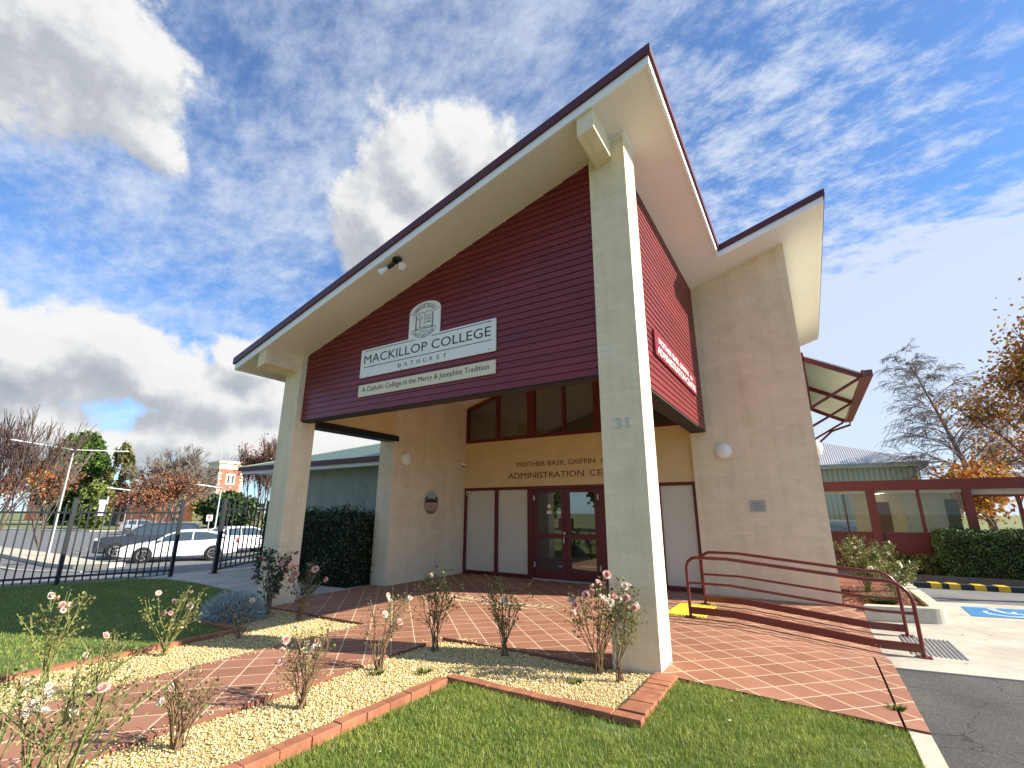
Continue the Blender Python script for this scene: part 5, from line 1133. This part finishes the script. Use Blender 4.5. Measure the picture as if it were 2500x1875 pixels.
rose(730, 1513, 1372, .26, 12, 450, 'pppppppp', 'rose bush with large open pink blooms against the dark hedge', leaf=m_rd, lsz=.045, blow=1.7)
rose(582, 1559, 1467, .20, 9, 160, 'pc', 'small shaded twiggy rose bush at the corner of the brick edging')
rose(399, 1597, 1448, .30, 12, 420, 'ppcpcp', 'rose bush with pink and white blooms in front of the shaded lawn', stem=m_stemg, lsz=.036)
rose(433, 1825, 1632, .22, 15, 300, 'cc', 'low leafy rose bush in the gravel of the near bed with brown twigs')
rose(105, 1675, 1448, .20, 12, 380, 'pdccc', 'tall rose bush with yellow-green shoots at the left edge of the lawn', stem=m_stemg, lsz=.036)
rose(230, 1705, 1560, .26, 12, 260, 'pc', 'straggly rose bush between the tall left one and the path', stem=m_stemg)
rose(150, 1960, 1600, .24, 12, 260, 'ccp', 'bare-stemmed rose bush at the bottom left with canes leaning over the path', lean=.16, stem=m_stemg)
rose(60, 1990, 1640, .22, 12, 300, 'cccpc', 'dense rose stems at the very bottom left of the path', stem=m_stemg)
rose(-30, 1900, 1640, .20, 9, 200, 'cccc', 'rose bush cut by the left edge with several pale blooms', stem=m_stemg)
rose(0, 0, 0, .62, 26, 3200, 'wwwwwwwwwwww', 'bushy white rose bush in the bark-covered planter', base=(2.25, 7.3, 0), h=1.05, lsz=.05, low=.05, stem=m_stemg, leaf=m_rl, lean=0, blow=1.3)
rose(0, 0, 0, .42, 16, 1500, 'wwwwwww', 'white rose bush at the front of the planter beside the ramp', base=(2.62, 6.5, 0), h=.66, lsz=.045, low=.05, stem=m_stemg, leaf=m_rl, blow=1.3)
def tuft(name, c, r, h, n, mat, label, cat='shrub', w=.006):
    S = root(name, c, label, cat); a = RNG.uniform(0, 6.28, n); rr = r*RNG.uniform(0, 1, n)**.5; b0 = np.column_stack([c[0]+rr*.5*np.cos(a), c[1]+rr*.5*np.sin(a), np.full(n, c[2])])
    tp = b0+np.column_stack([np.cos(a)*rr, np.sin(a)*rr, h*RNG.uniform(.5, 1, n)]); s = RNG.normal(0, w, (n, 3)); quick('foliage', np.stack([b0-s, b0+s, tp], 1).reshape(-1, 3), np.array([[0, 1, 2]])+3*np.arange(n)[:, None], mat, S)
tuft('green_tuft', (2.35, 5.85, .0), .24, .16, 900, m_ygreen, 'low green clump at the front of the bark-covered planter')
for u, v, l in ((920, 1645, 'beside the pale twiggy rose'), (1035, 1640, 'in the gravel behind the lawn corner'), (1405, 1665, 'in the gravel left of the tall pillar')):
    c = on_z(u, v, -.02); tuft('weed', (c.x, c.y, -.03), .07, .06, 90, m_ygreen, 'small green weed '+l, 'weed', .004)
c = on_z(2185, 1722, 0); tuft('weed', (1.855, .12, -.01), .06, .05, 140, m_ygreen, 'green weed growing out of the dark paving joint', 'weed', .004)

# ================================================================= fence, gate
S = root('steel_fence', (-14, -.2, -.1), 'black steel picket fence along the shaded lawn', 'fence'); F0 = on_ground(137, 1427); F1 = on_ground(415, 1408); F0.z = F1.z = 0; fd = (F1-F0).normalized(); span = (F1-F0).length
for k in range(-2, 2):
    p = F0+fd*span*k; z = Zt(p.x, p.y); MB().box(p.x-.04, p.x+.04, p.y-.04, p.y+.04, z-.2, z+1.92).box(p.x-.046, p.x+.046, p.y-.046, p.y+.046, z+1.92, z+1.945).build('post', m_steelblk, S)
    if k == 1: continue
    q = p+fd*span; zq = Zt(q.x, q.y)
    for h0 in (1.60, .16): MB().bar((p.x, p.y, z+h0), (q.x, q.y, zq+h0), .04, .045).build('rail', m_steelblk, S)
    n_ = int(span/.142)
    for i in range(1, n_):
        a = p.lerp(q, i/n_); za = z+(zq-z)*i/n_; MB().box(a.x-.0125, a.x+.0125, a.y-.0125, a.y+.0125, za+.04, za+1.80).build('picket', m_steelblk, S)
S = root('steel_gate', (-12.8, 2.5, -.1), 'black steel picket gate standing left of the left pillar', 'gate'); ga = on_ground(522, 1400); gb_ = on_ground(634, 1384); z = Zt(ga.x, ga.y)
for p, w in ((ga, .05), (gb_, .035), (gb_.lerp(ga, -.09), .035)): MB().box(p.x-w, p.x+w, p.y-w, p.y+w, z-.15, z+2.02).build('post', m_steelblk, S)
MB().box(ga.x-.12, ga.x+.12, ga.y-.1, ga.y+.1, z+.003, z+.018).build('foot_plate', m_steelblk, S)
for h0 in (1.72, .30, .10): MB().bar((ga.x, ga.y, z+h0), (gb_.x, gb_.y, z+h0), .04, .06).build('rail', m_steelblk, S)
for i in range(1, 10):
    a = ga.lerp(gb_, i/10); MB().box(a.x-.015, a.x+.015, a.y-.015, a.y+.015, z+.1, z+1.93).build('picket', m_steelblk, S)
# ================================================================= light poles and signs
def light_pole(ub, vb, ut, vt, arms, zb, label, D=None):
    b_ = on_z(ub, vb, zb) if D is None else Vector(far(ub, vb, D, zb)); dd = math.hypot(b_.x-CP.x, b_.y-CP.y); top = at_dist(ut, vt, dd); zt = top.z
    S = root('light_pole', (b_.x, b_.y, zb), label, 'light pole', 'twin-arm light poles in the car park'); MB().tube([(b_.x, b_.y, zb), (b_.x, b_.y, zt)], [.075*dd/26*.55, .05*dd/26*.55], 10).build('pole', m_galv, S, smooth='auto')
    for u, v in arms:
        e = on_z(u, v, zt); d_ = Vector((e.x-b_.x, e.y-b_.y, 0)); L_ = min(d_.length, 3.2*dd/26); d_ = d_.normalized()
        MB().bar((b_.x, b_.y, zt), (b_.x+d_.x*L_, b_.y+d_.y*L_, zt+.02), .07*dd/26, .035*dd/26).build('lamp_arm', simple('pole_arm', (.75, .78, .78), .4) if 'pole_arm' not in bpy.data.materials else bpy.data.materials['pole_arm'], S)
    return S
light_pole(117, 1355, 178, 1098, ((28, 1074), (314, 1103)), -.62, 'nearest tall twin-arm light pole behind the fence')
light_pole(303, 1275, 318, 1197, ((265, 1191), (352, 1197)), -.75, 'distant twin-arm light pole below the cypress', 95)
light_pole(524, 1292, 541, 1191, ((483, 1183), (562, 1190)), -.75, 'twin-arm light pole in front of the brick tower', 60)
p = on_z(229, 1372, -.62); S = root('sign_post', (p.x, p.y, -.6), 'grey steel sign post with back of a small plate behind the fence', 'sign'); dd = math.hypot(p.x-CP.x, p.y-CP.y); zt = at_dist(258, 1212, dd).z
MB().tube([(p.x, p.y, -.62), (p.x, p.y, zt)], .035, 8).build('post', m_galv, S); MB().box(p.x-.02, p.x+.0, p.y-.30, p.y-.04, zt-.85, zt-.15).build('plate', simple('sign_back', (.42, .45, .47), .4, metal=.3), S)
p = Vector(far(507, 1292, 58, -.75)); zt = at_dist(507, 1257, 58).z; S = root('traffic_sign', (p.x, p.y, -.75), 'small white sign with a red disc on a post beyond the car park', 'sign'); d_ = (Vector((CP.x, CP.y, 0))-Vector((p.x, p.y, 0))).normalized(); s_ = Vector((-d_.y, d_.x, 0))
MB().tube([(p.x, p.y, -.75), (p.x, p.y, zt)], .05, 6).build('post', m_galv, S); a, b = p+s_*.26+d_*.06, p-s_*.26+d_*.06; MB().bar((a.x, a.y, zt-.3), (b.x, b.y, zt-.3), .03, .6).build('plate', m_letterw, S)
MB().disc((p.x+d_.x*.08, p.y+d_.y*.08, zt-.2), d_, .16, .01, 16).build('red_disc', simple('sign_red', (.55, .02, .02), .4), S)
mb = MB(); c = p+d_*.095; a, b = c+s_*.1, c-s_*.1; mb.bar((a.x, a.y, zt-.2), (b.x, b.y, zt-.2), .01, .05); c = p+d_*.08; a, b = c+s_*.18, c-s_*.18
mb.build('white_bar', m_letterw, S); mb = MB()
for z0 in (.42, .5): mb.bar((a.x, a.y, zt-z0), (b.x, b.y, zt-z0), .01, .04)
mb.build('lettering', bpy.data.materials['sign_red'], S)

# ================================================================= cars
m_tyre = simple('tyre', (.02, .02, .02), .85); m_rim = simple('alloy_rim', (.6, .6, .6), .3, .05, metal=.7); m_tail = simple('tail_lamp', (.45, .02, .02), .2); m_head = simple('head_lamp', (.75, .78, .8), .1, .03, coat=1); m_trim = simple('black_trim', (.02, .02, .022), .5)
m_cglass = glass_dark('car_glass', (.04, .06, .075), .03)
def car(kind, pos, ang, paint, label):
    S = root('parked_car', pos, label, 'car', 'cars in the car park', rz=ang)
    T = dict(sedan=dict(st=[(2.45,.50,.36,.52),(2.40,.72,.24,.64),(2.15,.86,.19,.75),(1.5,.905,.18,.87),(.95,.92,.18,.95),(0,.925,.18,.97),(-1.0,.925,.18,1.0),(-1.7,.915,.2,1.06),(-2.2,.87,.24,1.07),(-2.42,.74,.30,.98),(-2.46,.6,.42,.80)], g=(1.02,.22,-.98,-1.88), H=1.45, wb=(1.42,-1.38), r=.33),
             suv=dict(st=[(2.35,.60,.42,.85),(2.28,.80,.30,.98),(2.0,.90,.26,1.06),(1.4,.93,.25,1.12),(.95,.94,.25,1.16),(0,.94,.25,1.17),(-1.2,.94,.25,1.19),(-1.9,.93,.28,1.2),(-2.25,.88,.34,1.18),(-2.32,.78,.45,1.0)], g=(1.05,.35,-1.85,-2.2), H=1.74, wb=(1.35,-1.35), r=.37),
             hatch=dict(st=[(2.05,.52,.36,.60),(2.0,.72,.24,.74),(1.75,.84,.19,.83),(1.25,.87,.18,.93),(.85,.88,.18,.98),(0,.885,.18,1.0),(-1.1,.885,.18,1.03),(-1.7,.86,.22,1.05),(-1.98,.78,.30,1.0),(-2.03,.66,.42,.82)], g=(.98,.30,-1.35,-1.85), H=1.48, wb=(1.25,-1.25), r=.31))[kind]
    rings = []; mb = MB()
    for x, w, zl, zt in T['st']:
        zm = (zl+zt)/2; h = [(0, zl), (w*.80, zl), (w*.97, zl+.08), (w, zm), (w*.985, zt-.14), (w*.92, zt-.05), (w*.72, zt), (0, zt+.025)]; ring = [(x, y, z) for y, z in h]+[(x, -y, z) for y, z in h[-2:0:-1]]; rings.append(ring)
    n = len(rings[0]); mb.add([p for r_ in rings for p in r_], [(i*n+k, (i+1)*n+k, (i+1)*n+(k+1) % n, i*n+(k+1) % n) for i in range(len(rings)-1) for k in range(n)]+[tuple(range(n)), tuple((len(rings)-1)*n+k for k in range(n-1, -1, -1))])
    body = mb.build('body', paint, S, smooth='auto', world=False)
    xf, xtf, xtr, xr = T['g']; H = T['H']; st = T['st']
    def belt(x):
        for a, b in zip(st[:-1], st[1:]):
            if b[0] <= x <= a[0]: t = (x-a[0])/(b[0]-a[0]); return a[3]+(b[3]-a[3])*t, a[1]+(b[1]-a[1])*t
        return st[5][3], st[5][1]
    gm = MB(); secs = [(xf, 0), ((xf+xtf)/2, .60), (xtf, .94), ((xtf*.5+xtr*.5), 1.0), (xtr, .93), ((xtr+xr)/2+.02, .62), (xr, 0)]; rg = []
    for x, t in secs:
        zb, wb_ = belt(x); zt = zb+(H-zb)*t-.02; wl = wb_*.90; wt = wl-(.17*t); rg.append([(x, wl, zb-.05), (x, wt, zt-.05*t), (x, wt*.8, zt), (x, -wt*.8, zt), (x, -wt, zt-.05*t), (x, -wl, zb-.05)])
    gm.add([p for r_ in rg for p in r_], [(i*6+k, i*6+(k+1) % 6, (i+1)*6+(k+1) % 6, (i+1)*6+k) for i in range(6) for k in range(6)]); gm.build('windows', m_cglass, S, smooth='auto', world=False)
    # roof skin and pillars, proud of the glass
    rm = MB(); rs = rg[2:5]; up = lambda p, d=.022: (p[0], p[1]*1.015, p[2]+d)
    vs = []
    for j, r_ in enumerate(rs): vs += [up(r_[1], -.03), up(r_[1], .005), up(r_[2]), up(r_[3]), up(r_[4], .005), up(r_[4], -.03)]
    rm.add(vs, [(i*6+k, i*6+k+1, (i+1)*6+k+1, (i+1)*6+k) for i in range(2) for k in range(5)]+[(0, 1, 2, 3, 4, 5), (17, 16, 15, 14, 13, 12)])
    for s_ in (1, -1):
        idx = 1 if s_ == 1 else 4; bi = 0 if s_ == 1 else 5
        rm.tube([rg[0][idx], rg[1][idx], rg[2][idx]], .035, 5); rm.tube([rg[4][idx], rg[5][idx], rg[6][idx]], .05 if kind != 'sedan' else .045, 5)
        m3 = rg[3]; rm.tube([(m3[bi][0]-.05, m3[bi][1]*1.005, m3[bi][2]), (m3[idx][0]-.05, m3[idx][1]*1.005, m3[idx][2])], .035, 4)
        if kind != 'sedan': rm.tube([(rg[4][bi][0], rg[4][bi][1]*1.005, rg[4][bi][2]), (rg[4][idx][0], rg[4][idx][1]*1.005, rg[4][idx][2])], .045, 4)
    rm.build('roof', paint, S, smooth='auto', world=False)
    for xw in T['wb']:
        zb, wv = belt(xw)
        for s_ in (1, -1):
            y = s_*(wv-.19); MB().tube([(xw, y, T['r']), (xw, s_*(wv-.0), T['r']), (xw, s_*(wv+.012), T['r'])], [T['r']+.045, T['r']+.045, T['r']+.03], 22).build('wheel_arch', m_trim, S, world=False)
            wh = MB().tube([(xw, s_*(wv-.18), T['r']), (xw, s_*(wv+.022), T['r']), (xw, s_*(wv+.034), T['r'])], [T['r'], T['r'], T['r']*.93], 22).build('wheel', m_tyre, S, smooth='auto', world=False)
            rm2 = MB(); rm2.tube([(xw, s_*(wv+.03), T['r']), (xw, s_*(wv+.037), T['r'])], T['r']*.66, 20)
            rm2.cur = 1; rm2.tube([(xw, s_*(wv+.0375), T['r']), (xw, s_*(wv+.039), T['r'])], T['r']*.58, 20); rm2.cur = 0
            for k in range(5):
                a = 2*math.pi*k/5+.3; rm2.bar((xw+math.cos(a)*.03, s_*(wv+.045), T['r']+math.sin(a)*.03), (xw+math.cos(a)*T['r']*.62, s_*(wv+.043), T['r']+math.sin(a)*T['r']*.62), .012, .065, up=(0, 1, 0))
            rm2.build('rim', [m_rim, m_trim], wh, world=False)
    x0 = st[0][0]; xe = st[-1][0]
    for s_ in (1, -1):
        MB().sphere((x0-.14, s_*.66, st[1][3]-.06), .16, .9, 1.1, .45, 10, 6).build('headlight', m_head, S, smooth=True, world=False)
        MB().sphere((xe+.10, s_*.68, st[-2][3]-.10), .14, .7, 1.1, .8, 10, 6).build('tail_light', m_tail, S, smooth=True, world=False)
        zb, wv = belt(.75); MB().sphere((.78, s_*(wv+.06), zb+.06), .09, .8, 1.1, .7, 8, 6).build('mirror', paint, S, smooth=True, world=False)
    MB().box(x0-.12, x0-.02, -.45, .45, .30, .42).build('grille', m_trim, S, world=False)
    for xx in (.05, -.95): 
        zb, wv = belt(xx)
        for s_ in (1, -1): MB().box(xx-.005, xx+.005, s_*(wv*.9), s_*(wv+.004), .35, zb-.10).build('door_gap', m_trim, S, world=False)
    return S
def paint(name, c, metal=.0): return simple(name, c, .22, .02, 1, metal=metal, coat=1.0)
pw = paint('white_car_paint', (.82, .83, .84)); pdk = paint('charcoal_car_paint', (.045, .055, .065), .4); psv = paint('silver_car_paint', (.50, .52, .55), .5)
fa = math.atan2(-2.42, -1.25)
car('sedan', (-25.45, 7.2, -.76), fa, pw, 'white sedan parked side-on behind the fence opening')
car('suv', (-28.9, 7.3, -.76), fa, pdk, 'charcoal wagon parked on the far side of the white sedan')
p = on_z(281, 1304, -.76); car('hatch', (p.x+1.2, p.y+2.0, -.76), fa+math.pi, psv, 'silver hatchback behind the charcoal wagon')
p = Vector(far(590, 1330, 34, -.76)); d_ = Vector((p.x-CP.x, p.y-CP.y, 0)).normalized(); h_ = Vector((d_.y, -d_.x, 0))*.86+d_*.5; car('hatch', (p.x, p.y, -.76), math.atan2(h_.y, h_.x), pw, 'white hatchback seen through the bars of the gate')
S = car('hatch', (2.3, 18.0, -.2), R(-70), pw, 'white car added beyond the corridor, standing in for a reflection in its first glazed bay'); S['group'] = 'cars beyond the corridor'; del S['group']  # car added behind the glass in place of a reflected one
